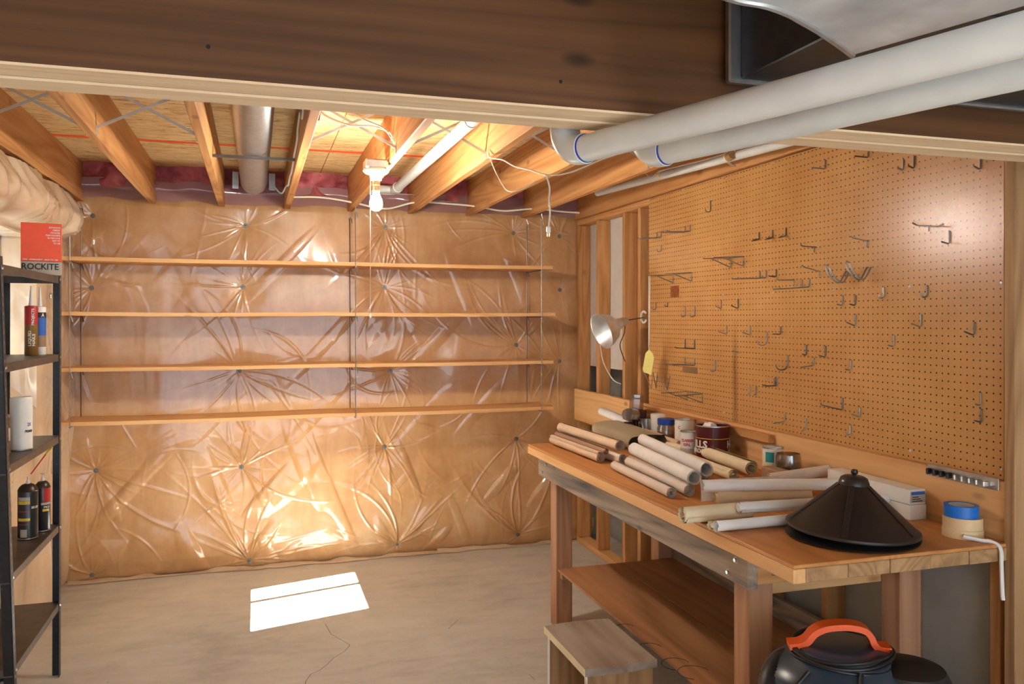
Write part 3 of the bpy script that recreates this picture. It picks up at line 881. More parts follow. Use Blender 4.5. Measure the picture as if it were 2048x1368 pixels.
# ---- pegboard of two panels
PY0, PY1, PZ0, PZ1 = 2.0, 4.432, 1.118, 2.33
pg = thing('pegboard', 'large brown perforated pegboard covered with metal hooks', 'pegboard', (XP, PY0, PZ0))
for (a, b) in ((PY0, 3.5097), (3.5099, PY1)):
    MB().box((XP, a, PZ0), (XP + .0055, b, PZ1), .0001).build('panel', M['peg'], pg)
for (px0, py0) in ((1298, 400), (1366, 380), (1448, 356), (1546, 327), (1366, 594), (1448, 589), (1546, 586), (1667, 580), (1819, 573), (2003, 565), (1366, 811), (1448, 826), (1820, 901), (2004, 939), (1547, 846)):
    p = PX(px0, py0, XP)
    MB().lathe([(0, .003), (.004, .0025), (.006, 0)], 8, frame(p, (-1, 0, 0))).build('screw', M['steel'], pg, smooth=True)
p0 = PX(1365, 732, XP - .001); p1 = PX(1395, 748, XP - .001)
MB().box((XP - .001, p0.y, p0.z), (XP - .0002, p1.y, p1.z), .0001).build('tape_patch', plain('grey_tape', lin(140, 104, 66), .5), pg)
p0 = PX(1341, 572, XP - .001); p1 = PX(1358, 594, XP - .001)
MB().box((XP - .001, p0.y, p0.z), (XP - .0002, p1.y, p1.z), .0001).build('rust_patch', plain('rust_stain', lin(140, 74, 28), .6, 0, .3), pg)

# ---- hooks on the pegboard.  kind, stem px, stem top, stem bottom, tip px, tip py [, second stem px]
HK = [
 ('J', 1421, 402, 420, 1411, 418), ('J', 1322, 490, 500, 1314, 498), ('L', 1650, 321, 338, 1622, 335), ('L', 1736, 304, 315, 1709, 312),
 ('L', 1806, 320, 340, 1794, 335), ('L', 1828, 313, 337, 1816, 331), ('L', 1960, 317, 339, 1947, 332), ('L', 1898, 463, 488, 1882, 483),
 ('L', 1442, 601, 618, 1431, 612), ('L', 1476, 599, 617, 1462, 611), ('J', 1370, 612, 630, 1362, 629), ('J', 1389, 612, 630, 1380, 629),
 ('J', 1311, 606, 616, 1304, 616), ('J', 1335, 605, 611, 1330, 609), ('L', 1453, 652, 669, 1437, 663), ('L', 1500, 652, 670, 1485, 665),
 ('J', 1533, 665, 683, 1515, 684), ('J', 1575, 712, 730, 1552, 725), ('L', 1612, 691, 711, 1604, 708), ('L', 1650, 693, 714, 1638, 711),
 ('L', 1627, 717, 731, 1601, 735), ('J', 1430, 722, 739, 1421, 739), ('L', 1499, 771, 788, 1495, 788), ('L', 1512, 774, 790, 1508, 789),
 ('L', 1569, 829, 843, 1546, 847), ('L', 1684, 592, 611, 1673, 608), ('L', 1710, 592, 611, 1699, 608), ('J', 1767, 575, 592, 1758, 593),
 ('J', 1853, 572, 590, 1843, 587), ('L', 1710, 630, 652, 1692, 644), ('L', 1841, 630, 654, 1822, 647), ('L', 1948, 646, 671, 1928, 663),
 ('L', 1787, 672, 693, 1775, 690), ('L', 1701, 721, 741, 1690, 739), ('B', 1684, 797, 820, 1643, 810), ('L', 1719, 816, 834, 1703, 828),
 ('L', 1961, 787, 811, 1950, 808), ('L', 1962, 819, 845, 1948, 841), ('J', 1700, 851, 866, 1693, 864), ('L', 1611, 838, 858, 1618, 862),
 ('D', 1322, 463, 475, 1285, 476, 1314), ('D', 1380, 451, 463, 1334, 463, 1370), ('D', 1532, 542, 556, 1478, 557, 1519), ('D', 1618, 559, 574, 1561, 578, 1603),
 ('D', 1389, 680, 698, 1370, 697, 1370), ('D', 1389, 718, 731, 1346, 730, 1370), ('D', 1554, 757, 772, 1531, 772, 1549),
 ('T', 1518, 466, 479, 1503, 482), ('T', 1545, 461, 476, 1530, 479), ('T', 1572, 456, 472, 1557, 475), ('T', 1552, 540, 554, 1538, 552), ('T', 1561, 654, 669, 1545, 668),
 ('A', 1629, 494, 505, 1601, 492), ('A', 1733, 482, 494, 1701, 475), ('A', 1587, 560, 570, 1552, 560), ('A', 1639, 543, 553, 1603, 533), ('A', 1476, 704, 707, 1466, 703),
]
kn = {'J': ('rounded J hook', 'j_hook'), 'L': ('angled peg hook', 'peg_hook'), 'B': ('long black peg hook', 'peg_hook'), 'D': ('double-prong peg hook', 'double_hook'),
      'T': ('forked peg hook', 'forked_hook'), 'A': ('straight-arm peg hook', 'arm_hook')}
ordn = lambda n: '%d%s' % (n, 'th' if 10 <= n % 100 <= 20 else {1: 'st', 2: 'nd', 3: 'rd'}.get(n % 10, 'th'))
byk = {}
for h in HK: byk.setdefault(h[0], []).append(h)
for k in byk: byk[k].sort(key=lambda h: (h[1], h[2]))
XB = XP - .004
WR = .0027
for h in HK:
    kd, sx, st, sb_, tx, ty = h[:6]
    top = PX(sx, st, XB); bot = PX(sx, sb_, XB); bot.y = top.y
    tip = PY(tx, ty, top.y)
    if tip.x > XB - .01: tip.x = XB - .02
    m = MB()
    def prong(dy=0.0, dz=0.0):
        a = top + Vector((0, dy, dz)); b = bot + Vector((0, dy, dz)); c = tip + Vector((0, dy, dz))
        if kd == 'J':
            r = (b.x - c.x) / 2
            arc = [Vector((b.x - r + r * math.cos(q), b.y, b.z - r * .75 * math.sin(q))) for q in np.linspace(0, math.pi, 9)]
            pts = [a] + arc + [arc[-1] + Vector((-.001, 0, .006))]
        elif kd == 'A':
            e = (c - a).normalized()
            pts = [a, a + (c - a) * .85, c + Vector((0, 0, .006))]
            m.tube([a, a + Vector((-.002, 0, -(a.z - b.z)))], WR, 6)
        else:
            e = c - b
            pts = [a, b + Vector((0, 0, .004)), b + e.normalized() * .004, c] + ([c + Vector((-.004, 0, .008))] if kd in 'DB' else [])
        m.tube(pts, WR, 6)
        m.tube([a, a + Vector((.006, 0, .001))], WR, 6)
    prong()
    if kd == 'D':
        d2 = PX(h[6], st, XB).y - top.y
        prong(d2)
        m.tube([bot + Vector((-.001, 0, .003)), bot + Vector((-.001, d2, .003))], WR, 6)
    if kd == 'T':
        for s in (-1, 1):
            m.tube([bot + Vector((-.004, 0, 0)), bot + Vector((-.012, s * .014, .002)), tip + Vector((.01, s * .012, 0))], WR * .9, 6)
    nn = byk[kd].index(h) + 1
    tot = len(byk[kd])
    lab = 'long black peg hook low on the pegboard' if kd == 'B' else '%s on the pegboard, %s of %d counted from the left' % (kn[kd][0], ordn(nn), tot)
    tag(m.build(kn[kd][1], M['wire' if kd in 'BT' or (nn % 3 == 0) else 'zincwire'], None, base=top, smooth=True), lab, 'hook', 'hooks on the pegboard')
def wire_bracket(label, prongs, r=.0027):
    base = PX(prongs[0][0], prongs[0][1], XB)
    m = MB()
    for (bx, by0, by1, tx, ty) in prongs:
        a = PX(bx, by0, XB); b = PX(bx, by1, XB); b.y = a.y; c = PY(tx, ty, a.y)
        m.tube([b, a, c], r, 6); m.tube([b, a + (c - a) * .72], r, 6)
    a = PX(prongs[0][0], prongs[0][1], XB); b = PX(prongs[1][0], prongs[1][1], XB)
    m.tube([a, b], r, 6)
    return tag(m.build('shelf_bracket', M['zincwire'], None, base=base, smooth=True), label, 'hook', 'wire brackets on the pegboard')
wire_bracket('triangular wire bracket in the middle left of the pegboard', [(1486, 513, 532, 1427, 515), (1461, 516, 535, 1406, 517)])
wire_bracket('triangular wire bracket carrying the fly swatter at the pegboard left edge', [(1383, 545, 562, 1330, 548), (1346, 550, 566, 1297, 551)])
wire_bracket('triangular wire bracket at the bottom left of the pegboard', [(1404, 788, 805, 1350, 792), (1374, 783, 799, 1322, 786)])
# two curved gun hooks
for (ox, oy, lab) in ((1700, 541, 'left of two large curved double hooks on the pegboard'), (1742, 534, 'right of two large curved double hooks on the pegboard')):
    m = MB(); a0 = PX(ox, oy, XB)
    for dy in (0, .022):
        P_ = [a0 + Vector((0, dy, 0)), a0 + Vector((-.03, dy, -.045)), a0 + Vector((-.055, dy, -.04)), a0 + Vector((-.085, dy, -.012)), a0 + Vector((-.098, dy, .012))]
        m.tube(spline(P_, 5), .0032, 6)
    m.tube([a0 + Vector((-.098, 0, .012)), a0 + Vector((-.102, .011, .02)), a0 + Vector((-.098, .022, .012))], .0032, 6)
    tag(m.build('curved_hook', M['zincwire'], None, base=a0, smooth=True), lab, 'hook', 'large curved hooks')
m = MB(); a0 = PX(1857, 452, XB)
m.tube([a0 + Vector((0, 0, -.018)), a0, a0 + Vector((-.02, 0, 0))], WR, 6)
m.tube([PX(1887, 448, XB - .02), PX(1876, 453, XB - .02), a0 + Vector((-.02, 0, 0)), PX(1834, 451, XB - .02), PX(1825, 446, XB - .02)], WR, 6)
tag(m.build('double_arm_hook', M['zincwire'], None, base=a0, smooth=True), 'wide two-armed hook by the shiny spot high on the pegboard', 'hook')
m = MB(); zz = [(1288, 742), (1303, 778), (1306, 745), (1312, 776), (1314, 747), (1330, 780), (1330, 752), (1334, 780), (1340, 752)]
pts = [PX(x, y, XB - (.05 if i % 2 == 0 and i < 5 else .012)) for i, (x, y) in enumerate(zz)]
m.tube(pts, WR, 6)
tag(m.build('zigzag_rack', M['zincwire'], None, base=pts[-1], smooth=True), 'bent zigzag wire rack at the lower left of the pegboard', 'hook')

# ---- magnetic tool rail on the back board
a0, a1 = PX(1856, 944, 2.203), PX(1999, 977, 2.203)
tr = thing('tool_rail', 'aluminium clip rail for tools on the back board by the post', 'rail', (2.2, a0.y, a0.z))
MB().box((2.199, a1.y, a1.z - .008), (2.2035, a0.y, a1.z + .030), .001).build('rail', M['steel'], tr)
for k in range(9):
    y = a0.y + (a1.y - a0.y) * (k + .6) / 10
    MB().box((2.178, y - .006, a1.z - .002), (2.1985, y + .004, a1.z + .018), .003).build('clip', M['black' if k < 4 else 'steel'], tr)

# ---- clamp lamp
cl = PX(1243, 645, 2.09)
L0 = PX(1210, 662, 1.98)
cl = PX(1241, 646, 2.06)
axd = Vector((-.93, -.10, -.36)).normalized()
lm = thing('clamp_lamp', 'dented aluminium clamp lamp reflector clipped to a stud', 'lamp', cl)
Mx = frame(cl, axd)
MB().lathe([(.030, .0), (.034, .02), (.045, .035), (.075, .06), (.095, .10), (.106, .135), (.110, .138), (.104, .135), (.072, .062), (.03, .02)], 36, Mx, cap=False).build('reflector', M['galv'], lm, smooth=True, ang=60)
MB().lathe([(0, -.05), (.018, -.048), (.022, -.03), (.028, -.02), (.028, .004), (0, .01)], 20, Mx).build('socket', M['steel'], lm, smooth=True)
rg = PX(1289, 634, 2.20)
MB().tube([cl - axd * .045, cl - axd * .06 + Vector((.03, 0, 0)), rg + Vector((0, 0, -.002))], .004, 6).build('arm', M['wire'], lm, smooth=True)
MB().tube([rg + Vector((-.005, .035 * math.cos(a), .033 * math.sin(a))) for a in np.linspace(-2.6, 2.4, 16)], .006, 8).build('spring_ring', M['white'], lm, smooth=True)
MB().tube(spline([cl - axd * .03, PX(1249, 665, 2.12), PX(1240, 690, 2.15), PX(1247, 715, 2.17), PX(1250, 722, 2.2)], 6), .003, 6).build('cord', M['black'], lm, smooth=True)
MB().tube(spline([PX(1200, 690, 2.1), PX(1207, 725, 2.12), PX(1225, 758, 2.15), PX(1242, 768, 2.2)], 6), .003, 6).build('cord', M['cable'], lm, smooth=True)
# ---- fly swatter
fs = thing('fly_swatter', 'yellow plastic fly swatter hanging by its white wire loop', 'swatter', PX(1297, 752, 2.12))
h0 = PX(1299, 553, 2.12); h1 = PX(1298, 690, 2.12)
MB().tube([h1, h0 + Vector((0, -.008, 0)), h0 + Vector((0, 0, .006)), h0 + Vector((0, .008, 0)), h1 + Vector((0, .004, 0)), h1 + Vector((0, 0, -.03))], .0022, 6).build('wire_handle', M['cable'], fs, smooth=True)
sw = [PX(x, y, 2.12) for x, y in ((1298, 699), (1305, 707), (1308, 716), (1302, 750), (1287, 744), (1285, 738), (1291, 706))]
m = MB(); n = len(sw)
m.add(sw + [p + Vector((.003, 0, 0)) for p in sw], [tuple(range(n)), tuple(range(n, 2 * n))[::-1]] + [(i, n + i, n + (i + 1) % n, (i + 1) % n) for i in range(n)])
m.build('swatter_pad', plain('yellow_mesh', lin(222, 212, 130), .5, 0, .15, 200), fs)

# ================================================================== METAL SHELF UNIT
def perf():
    t = NT('perforated_black'); tc = t.node('ShaderNodeTexCoord'); sx = t.node('ShaderNodeSeparateXYZ')
    t.link(tc.outputs['Object'], sx.inputs[0])
    q = t.math('SUBTRACT', t.math('FRACT', t.math('DIVIDE', sx.outputs[2], .034)), .5)
    a = t.math('LESS_THAN', t.math('ABSOLUTE', q), .16)
    n = t.noise(t.coords(), 30, 4, .7)
    c = t.ramp(n, [(.35, lin(18, 20, 24)), (.66, lin(30, 34, 42)), (.8, lin(90, 90, 92))])
    t.link(c, t.b.inputs['Base Color']); t.set(.38); t.bump(n, .1, .001); return t.m
M['perf'] = perf()
M['slot'] = plain('slot_edge', lin(120, 124, 130), .5)
M['tray'] = plain('rusty_tray', lin(74, 60, 52), .42, 0, .45, 12)
MSX = -.85
SHZ = [1.813, 1.461, 1.092, .689, .335]
ms = thing('metal_shelf', 'black slotted steel shelf unit standing by the left wall', 'shelf', (-.98, 3.8, 0))
def lean(z): return 3.475 - .115 * z          # near posts lean a little
def post(xx, ylo, yhi, sgx, sgy, holes):
    m = MB()
    for (w, dpt) in ((0, 0),):
        p0, p1 = Vector((xx, ylo, 0)), Vector((xx, yhi, 1.84))
        for (dx0, dx1, dy0, dy1) in ((0, .0025, 0, .034), (0, .034, 0, .0025)):
            vv = []
            for pz in (p0, p1):
                for (a, b) in ((dx0, dy0), (dx1, dy0), (dx1, dy1), (dx0, dy1)):
                    vv.append(pz + Vector((-sgx * a, sgy * b, 0)))
            m.add(vv, [(0, 3, 2, 1), (4, 5, 6, 7), (0, 1, 5, 4), (1, 2, 6, 5), (2, 3, 7, 6), (3, 0, 4, 7)])
    o = m.build('post', M['perf'], ms)
    hm = MB()
    for k in range(54):
        z = .03 + k * .0335; f = z / 1.84
        y = ylo + (yhi - ylo) * f + sgy * .017
        hm.box((xx + sgx * .0003 - .0005, y - .0035, z - .005), (xx + sgx * .0003 + .0005, y + .0035, z + .005), .0001)
    if holes: hm.build('slots', M['slot'], o, kind='stuff')
    return o
post(MSX, lean(0), lean(1.84), 1, 1, True)
post(MSX, 4.20, 4.215, 1, -1, True)
post(XL + .03, lean(0), lean(1.84), -1, 1, False)
post(XL + .03, 4.20, 4.215, -1, -1, False)
for z in SHZ:
    ya, yb = lean(z) + .003, 4.198
    o = MB().box((XL + .034, ya, z - .004), (MSX - .003, yb, z), .001).build('shelf_tray', M['tray'], ms)
    m = MB(); m.box((MSX - .004, ya + .036, z - .032), (MSX - .001, yb - .036, z - .001), .0008)
    m.box((XL + .034, ya, z - .032), (XL + .037, yb, z - .001), .0008); m.box((XL + .034, ya, z - .032), (MSX - .003, ya + .003, z - .001), .0008); m.box((XL + .034, yb - .003, z - .032), (MSX - .003, yb, z - .001), .0008)
    m.build('rim', M['tray'], o)
    for yy in (ya + .02, yb - .018):
        MB().lathe([(0, .005), (.005, .004), (.007, 0)], 6, frame((MSX + .001, yy, z - .014), (1, 0, 0))).build('bolt', M['steel'], ms)
m = MB()
m.tube([(XL + .05, lean(1.1) + .02, 1.38), (XL + .05, 4.17, 1.12)], .002, 5); m.tube([(XL + .05, lean(1.4) + .02, 1.12), (XL + .05, 4.17, 1.40)], .002, 5)
m.build('cross_wires', M['zincwire'], ms)

# ---- things on it
def facing(c):          # right-hand and up vectors of a face that looks at the camera
    d = Vector((CAM.x - c.x, CAM.y - c.y, 0)).normalized()
    return Vector((-d.y, d.x, 0)), d
def can_text(body, c, r, z, w, h, ang0=0.0, bold=0.0):
    rt, d = facing(Vector(c))
    def fn(u_, v_, e):
        a = u_ / r + ang0
        return Vector((c[0], c[1], z + v_)) + (d * math.cos(a) + rt * math.sin(a)) * (r + .0006 + e)
    return text_mb(body, fn, w, h, bold=bold)
def band(c, r, z0, z1, a0=None, a1=None, n=32, eps=.0004):
    m = MB()
    if a0 is None: return m.lathe([(r + eps, z0), (r + eps, z1)], n, Matrix.Translation((c[0], c[1], 0)), cap=False)
    rt, d = facing(Vector(c)); vv = []; ff = []
    for k in range(n + 1):
        a = a0 + (a1 - a0) * k / n
        q = (d * math.cos(a) + rt * math.sin(a)) * (r + eps)
        vv += [Vector((c[0], c[1], z0)) + q, Vector((c[0], c[1], z1)) + q]
    for k in range(n): ff.append((2 * k, 2 * k + 2, 2 * k + 3, 2 * k + 1))
    return m.add(vv, ff)
INK = {'w': plain('ink_white', lin(232, 228, 220), .5, 0, .02), 'k': plain('ink_black', lin(28, 24, 24), .5), 'r': plain('ink_red', lin(176, 34, 30), .5, 0, .05),
       'or': plain('card_orange', lin(238, 84, 46), .5, 0, .04), 'grey': plain('card_grey', lin(178, 168, 156), .6, 0, .05), 'b': plain('ink_blue', lin(40, 96, 178), .5, 0, .05),
       'ol': plain('ink_olive', lin(122, 88, 26), .45, 0, .08), 'y': plain('ink_yellow', lin(214, 186, 60), .5, 0, .05), 'mar': plain('can_maroon', lin(84, 16, 24), .3, 0, .1),
       'teal': plain('ink_teal', lin(40, 150, 156), .5), 'dg': plain('can_dark', lin(32, 34, 38), .32, 0, .1), 'tin': plain('tin_rim', (.5, .48, .45, 1), .35, 1)}

# cement carton
c0 = Vector((-.896, 4.055, SHZ[0] + .0005))
rt, dd = facing(c0)
rt = (rt + dd * -.02).normalized(); dd = Vector((rt.y, -rt.x, 0)); 
bw, bh, bd = .156, .226, .075
Mb = frame(c0, (0, 0, 1), rt)
bx_ = thing('cement_carton', 'orange cement carton with white lettering on top of the metal shelf', 'box', c0)
MB().box((-bw / 2, 0, .058), (bw / 2, bd, bh), .0015, Mb).build('carton', INK['or'], bx_)
MB().box((-bw / 2 + .0002, .0002, 0), (bw / 2 - .0002, bd - .0002, .0575), .0015, Mb).build('carton_base', INK['grey'], bx_)
def onface(u0, v0):
    return lambda u_, v_, e: Mb @ Vector((u0 + u_, -.0006 - e, v0 + v_))
text_mb('ROCKITE', onface(-.004, .036), bw * .9, .028, bold=.02).build('lettering', INK['k'], bx_)
for i, (tx, w) in enumerate((('EXPANSION', .043), ('CEMENT', .030), ('STRONGER', .038), ('THAN CONCRETE', .056), ('IN ONE HOUR', .048), ('EASY TO', .030), ('TO USE', .026))):
    text_mb(tx, onface(.072 - w / 2, .208 - i * .0115), w, .0075, bold=.02, res=1).build('lettering', INK['w'], bx_)
text_mb('SAFE - PERMANENT - EASY TO USE', onface(-.004, .066), bw * .86, .0065, bold=.02, res=1).build('lettering', INK['w'], bx_)
MB().box((bw / 2 + .0002, .02, .10), (bw / 2 + .0008, .05, .15), .0001, Mb).build('side_label', INK['w'], bx_)

# sealant tubes
def tube_gun(name, label, c, r, h, body, top, nozz):
    t_ = thing(name, label, 'tube', c)
    T = Matrix.Translation(c)
    MB().lathe([(0, 0), (r * .94, 0), (r, .004), (r, h * .62)], 28, T, cap=False).build('lower_body', M_(body), t_, smooth=True)
    MB().lathe([(r, h * .62), (r, h - .004), (r * .94, h), (.008, h + .002)], 28, T, cap=False).build('upper_body', M_(top), t_, smooth=True)
    MB().lathe([(.011, h + .001), (.0095, h + .01), (.005, h + .07), (.0035, h + .088), (0, h + .088)], 14, T).build('nozzle', nozz, t_, smooth=True)
    return t_
def M_(x): return INK[x] if isinstance(x, str) else x
M['nozzle'] = plain('nozzle', lin(214, 206, 196), .4, 0, .03)
c1 = Vector((-.935, 4.05, SHZ[1] + .0005))
t1 = tube_gun('adhesive_tube', 'red and olive adhesive tube with a white nozzle on the metal shelf', c1, .026, .215, 'ol', 'r', M['nozzle'])
def vert_text(body, c, r, zc, w, h, ang, mat, par):
    rt, d = facing(Vector(c))
    def fn(u_, v_, e):
        a = ang - v_ / r
        return Vector((c[0], c[1], zc + u_)) + (d * math.cos(a) + rt * math.sin(a)) * (r + .0006 + e)
    text_mb(body, fn, w, h, bold=.02).build('lettering', mat, par)
vert_text('LIQUID', c1, .026, c1.z + .075, .066, .014, -.18, INK['w'], t1)
vert_text('NAILS', c1, .026, c1.z + .068, .052, .012, .38, INK['w'], t1)
vert_text('PROJECTS', c1, .026, c1.z + .168, .072, .013, .30, INK['w'], t1)
c2 = Vector((-.918, 4.125, SHZ[1] + .0005))
t2 = tube_gun('caulk_tube', 'white and blue caulk tube behind the red adhesive tube', c2, .0245, .212, 'w', 'w', M['nozzle'])
band(c2, .0245, c2.z + .035, c2.z + .085, -1.5, 1.5).build('label_band', plain('tube_tan', lin(150, 120, 92), .5), t2, smooth=True)
band(c2, .0245, c2.z + .085, c2.z + .165, -1.5, 1.5).build('label_band', INK['b'], t2, smooth=True)
band(c2, .0245, c2.z + .165, c2.z + .188, -1.5, 1.5).build('label_band', INK['k'], t2, smooth=True)
can_text('A', c2, .0246, c2.z + .176, .012, .016, .5, .02).build('lettering', INK['w'], t2)

# spray cans
def spray(name, label, c, r, h, body, kind='dome'):
    t_ = thing(name, label, 'can', c); T = Matrix.Translation(c)
    MB().lathe([(0, .0), (r * .9, 0), (r, .004), (r, h - .012), (r * .97, h - .008)], 32, T, cap=False).build('can_body', body, t_, smooth=True)
    MB().lathe([(r * .97, .002), (r * 1.03, .003), (r * 1.03, .006), (r, .007)], 32, T, cap=False).build('bottom_rim', INK['tin'], t_, smooth=True)
    return t_, T
wc = Vector((-.903, 3.76, SHZ[2] + .0005))
t3, T = spray('spray_can', 'white capped spray can on the metal shelf', wc, .040, .15, M['white'])
MB().lathe([(.0405, .138), (.0405, .208), (.037, .214), (0, .214)], 32, T, cap=False).build('cap', M['white'], t3, smooth=True)
can_text('2X', wc, .040, wc.z + .105, .016, .014, .75, .02).build('lettering', INK['b'], t3)
can_text('PRIMER', wc, .040, wc.z + .078, .034, .010, .75, .02).build('lettering', INK['k'], t3)
bc = Vector((-.955, 3.68, SHZ[2] + .0005))
t4, T = spray('spray_can', 'brown can half hidden by the near post of the metal shelf', bc, .033, .15, plain('can_brown', lin(110, 78, 58), .4))
MB().lathe([(.031, .138), (.031, .15), (.02, .156), (0, .156)], 24, T, cap=False).build('cap', INK['tin'], t4, smooth=True)
band(bc, .033, bc.z + .05, bc.z + .10, -1.3, 1.3).build('label_band', INK['grey'], t4, smooth=True)
def foam(label, c, r, h, acc):
    t_, T = spray('foam_can', label, c, r, h, INK['dg'])
    MB().lathe([(r * .98, h - .012), (r * 1.02, h - .008), (r * .98, h - .004), (r * .86, h + .006), (r * .6, h + .016), (r * .35, h + .020), (0, h + .020)], 30, T, cap=False).build('dome', plain('can_dome', lin(70, 58, 48), .35, .4), t_, smooth=True)
    MB().lathe([(.008, h + .018), (.007, h + .03), (.004, h + .034), (.0035, h + .05), (0, h + .05)], 12, T).build('nozzle', M['nozzle'], t_, smooth=True)
    for (z0, z1, mt, a0, a1) in acc:
        band(c, r, c.z + z0, c.z + z1, a0, a1).build('label_band', INK[mt], t_, smooth=True)
    return t_
f1 = Vector((-.925, 3.955, SHZ[3] + .0005))
t5 = foam('black aerosol can with yellow bands and a red straw on the metal shelf', f1, .0385, .212,
          [(.165, .180, 'grey', -1.1, .2), (.150, .164, 'y', -1.1, .2), (.080, .092, 'y', -1.1, .2), (.118, .122, 'r', -1.0, .2), (.064, .067, 'r', -1.0, .1), (.012, .045, 'grey', -.8, -.1)])
can_text('BIG GAP', f1, .0385, f1.z + .135, .03, .010, .75, .02).build('lettering', INK['w'], t5)
s0, s1, s2 = PY(62, 948, 3.955), PY(92, 908, 3.955), PY(105, 894, 3.955)
MB().tube([s0, s1], .0026, 8).build('straw', M['red'], t5, smooth=True)
MB().tube([s1, s2], .0042, 8).build('straw_tip', INK['y'], t5, smooth=True)
f2 = Vector((-.896, 4.075, SHZ[3] + .0005))
t6 = foam('black aerosol can with a red label panel beside the strawed can', f2, .031, .20,
          [(.13, .19, 'r', .1, 1.3), (.118, .128, 'grey', -.2, 1.2), (.09, .10, 'y', .0, .9)])
can_text('PRO', f2, .031, f2.z + .108, .024, .010, .55, .02).build('lettering', INK['w'], t6)
MB().tube([f2 + Vector((-.008, 0, .252)), f2 + Vector((.012, -.006, .249))], .003, 6).build('lever', M['nozzle'], t6)

# ================================================================== THINGS ON THE BENCH
def scroll(name, label, p0, p1, r, mat, turns=2.6, rin=.35, core=None, flat=1.0, seed=0, group=None):
    """a rolled sheet: spiral section swept from the far end p0 to the near end p1"""
    rg = random.Random(seed); p0, p1 = Vector(p0), Vector(p1)
    z = (p1 - p0); Ln = z.length; z.normalize()
    x = z.cross(Vector((0, 0, 1))).normalized(); y = x.cross(z)
    n = int(26 * turns)
    ph = rg.uniform(0, 6.28)
    m = MB(); th = .0009
    ends = [(0, 0), (.5, .5), (1, 1)]
    vv = []
    for (tt, _) in ends:
        for k in range(n + 1):
            a = k / n; ang = ph + a * turns * 2 * math.pi
            rr = r * (1 - (1 - rin) * a ** .9)
            rr *= 1 + .02 * math.sin(3 * ang + seed)
            jut = (rg.uniform(-.003, .003) + .012 * a * math.sin(seed)) if tt in (0, 1) else 0
            off = p0 + z * (Ln * tt + jut)
            sag = -(r - r * flat) if math.sin(ang) < 0 else 0
            for e in (0, th):
                q = rr - e
                vv.append(off + x * (q * math.cos(ang)) + y * (q * math.sin(ang) * flat + (r * flat - r) * 0))
    st = (n + 1) * 2; ff = []
    for i in range(len(ends) - 1):
        for k in range(n):
            a = i * st + k * 2; b = a + 2; c = a + st; d = c + 2
            ff += [(a, b, d, c), (a + 1, c + 1, d + 1, b + 1)]
    for i, fl_ in ((0, 1), (len(ends) - 1, 0)):
        for k in range(n):
            a = i * st + k * 2; q = (a, a + 1, a + 3, a + 2); ff.append(q if fl_ else q[::-1])
    m.add(vv, ff)
    base = (p0 + p1) / 2 - Vector((0, 0, r))
    if core:
        t_ = thing(name, label, 'paper roll', base, group)
        m.build('sheet', mat, t_, smooth=True, ang=70)
        MB().tube([p0 - z * .004, p1 + z * .004], core[0], 14).build('core', core[1], t_, smooth=True)
        return t_
    return tag(m.build(name, mat, None, base=base, smooth=True, ang=70), label, 'paper roll', group)
K, BR, CR, WH, GY, PA = (M['paper_' + k] for k in ('kraft', 'brown', 'cream', 'white', 'grey', 'pale'))
G1 = 'rolled paper drawings on the bench'
def rz(far, near, r, lift=0.0):
    z = ZB + r + lift
    return PZ(far[0], far[1], z), PZ(near[0], near[1], z)
def S(label, far, near, r, mat, lift=0.0, **kw):
    a, b = rz(far, near, r, lift)
    return scroll('paper_roll', label, a, b, r, mat, group=G1, **kw)
# left group
S('peach paper roll nearest the bench front in the left pile', (1105, 879), (1200, 915), .028, K, seed=1)
S('short grey-pink roll showing a spiral end beside the peach roll', (1170, 893), (1246, 918), .027, PA, .0, seed=12, turns=3.2)
S('thin brown tube lying on the left pile', (1113, 867), (1212, 903), .0155, BR, .042, seed=3)
S('cream paper roll on top of the left pile', (1122, 854), (1240, 892), .028, K, .060, seed=4, turns=3.4, rin=.45)
a, b = PZ(1175, 848, ZB + .085), PZ(1273, 886, ZB + .085)
a2, b2 = PZ(1230, 840, ZB + .095), PZ(1318, 876, ZB + .095)
# one large olive sheet rolled at both long edges
def double_scroll(label, pa, pb, pc, pd, r, mat):
    za = (pb - pa).normalized()
    side = ((pc + pd) / 2 - (pa + pb) / 2); side = (side - za * side.dot(za)); W = side.length; side.normalize(); up = side.cross(za)
    if up.z < 0: up = -up
    prof = []
    for k in range(22): ang = -math.pi * 1.2 + k / 21 * math.pi * 1.7; prof.append((r * math.cos(math.pi - ang - math.pi * .0) * -1 if False else -r * math.sin(ang + 0) * 0 + r * math.cos(math.pi * .5 + (1.7 * math.pi) * (1 - k / 21)), r * math.sin(math.pi * .5 + 1.7 * math.pi * (1 - k / 21))))
    for k in range(1, 10): prof.append((W * k / 10, r + .006 * math.sin(k / 10 * math.pi)))
    for k in range(22): ang = math.pi * .5 - k / 21 * 1.8 * math.pi; prof.append((W + r * math.cos(ang), r * math.sin(ang)))
    m = MB(); n = len(prof); vv = []
    for p in (pa, pb):
        for (u_, v_) in prof: vv.append(p + side * u_ + up * v_)
    for p in (pa, pb):
        for (u_, v_) in prof: vv.append(p + side * u_ + up * (v_) - up * .0012)
    ff = []
    for k in range(n - 1):
        ff.append((k, k + 1, n + k + 1, n + k)); ff.append((2 * n + k, 3 * n + k, 3 * n + k + 1, 2 * n + k + 1))
    m.add(vv, ff)
    return tag(m.build('paper_roll', mat, None, base=(pa + pb) / 2 - Vector((0, 0, r)), smooth=True, ang=80), label, 'paper roll', G1)
zz = ZB + .034
double_scroll('wide olive-grey sheet rolled at both edges behind the left pile', PZ(1195, 856, ZB + .055), PZ(1270, 887, ZB + .055), PZ(1225, 848, ZB + .06), PZ(1304, 876, ZB + .06), .034, GY)
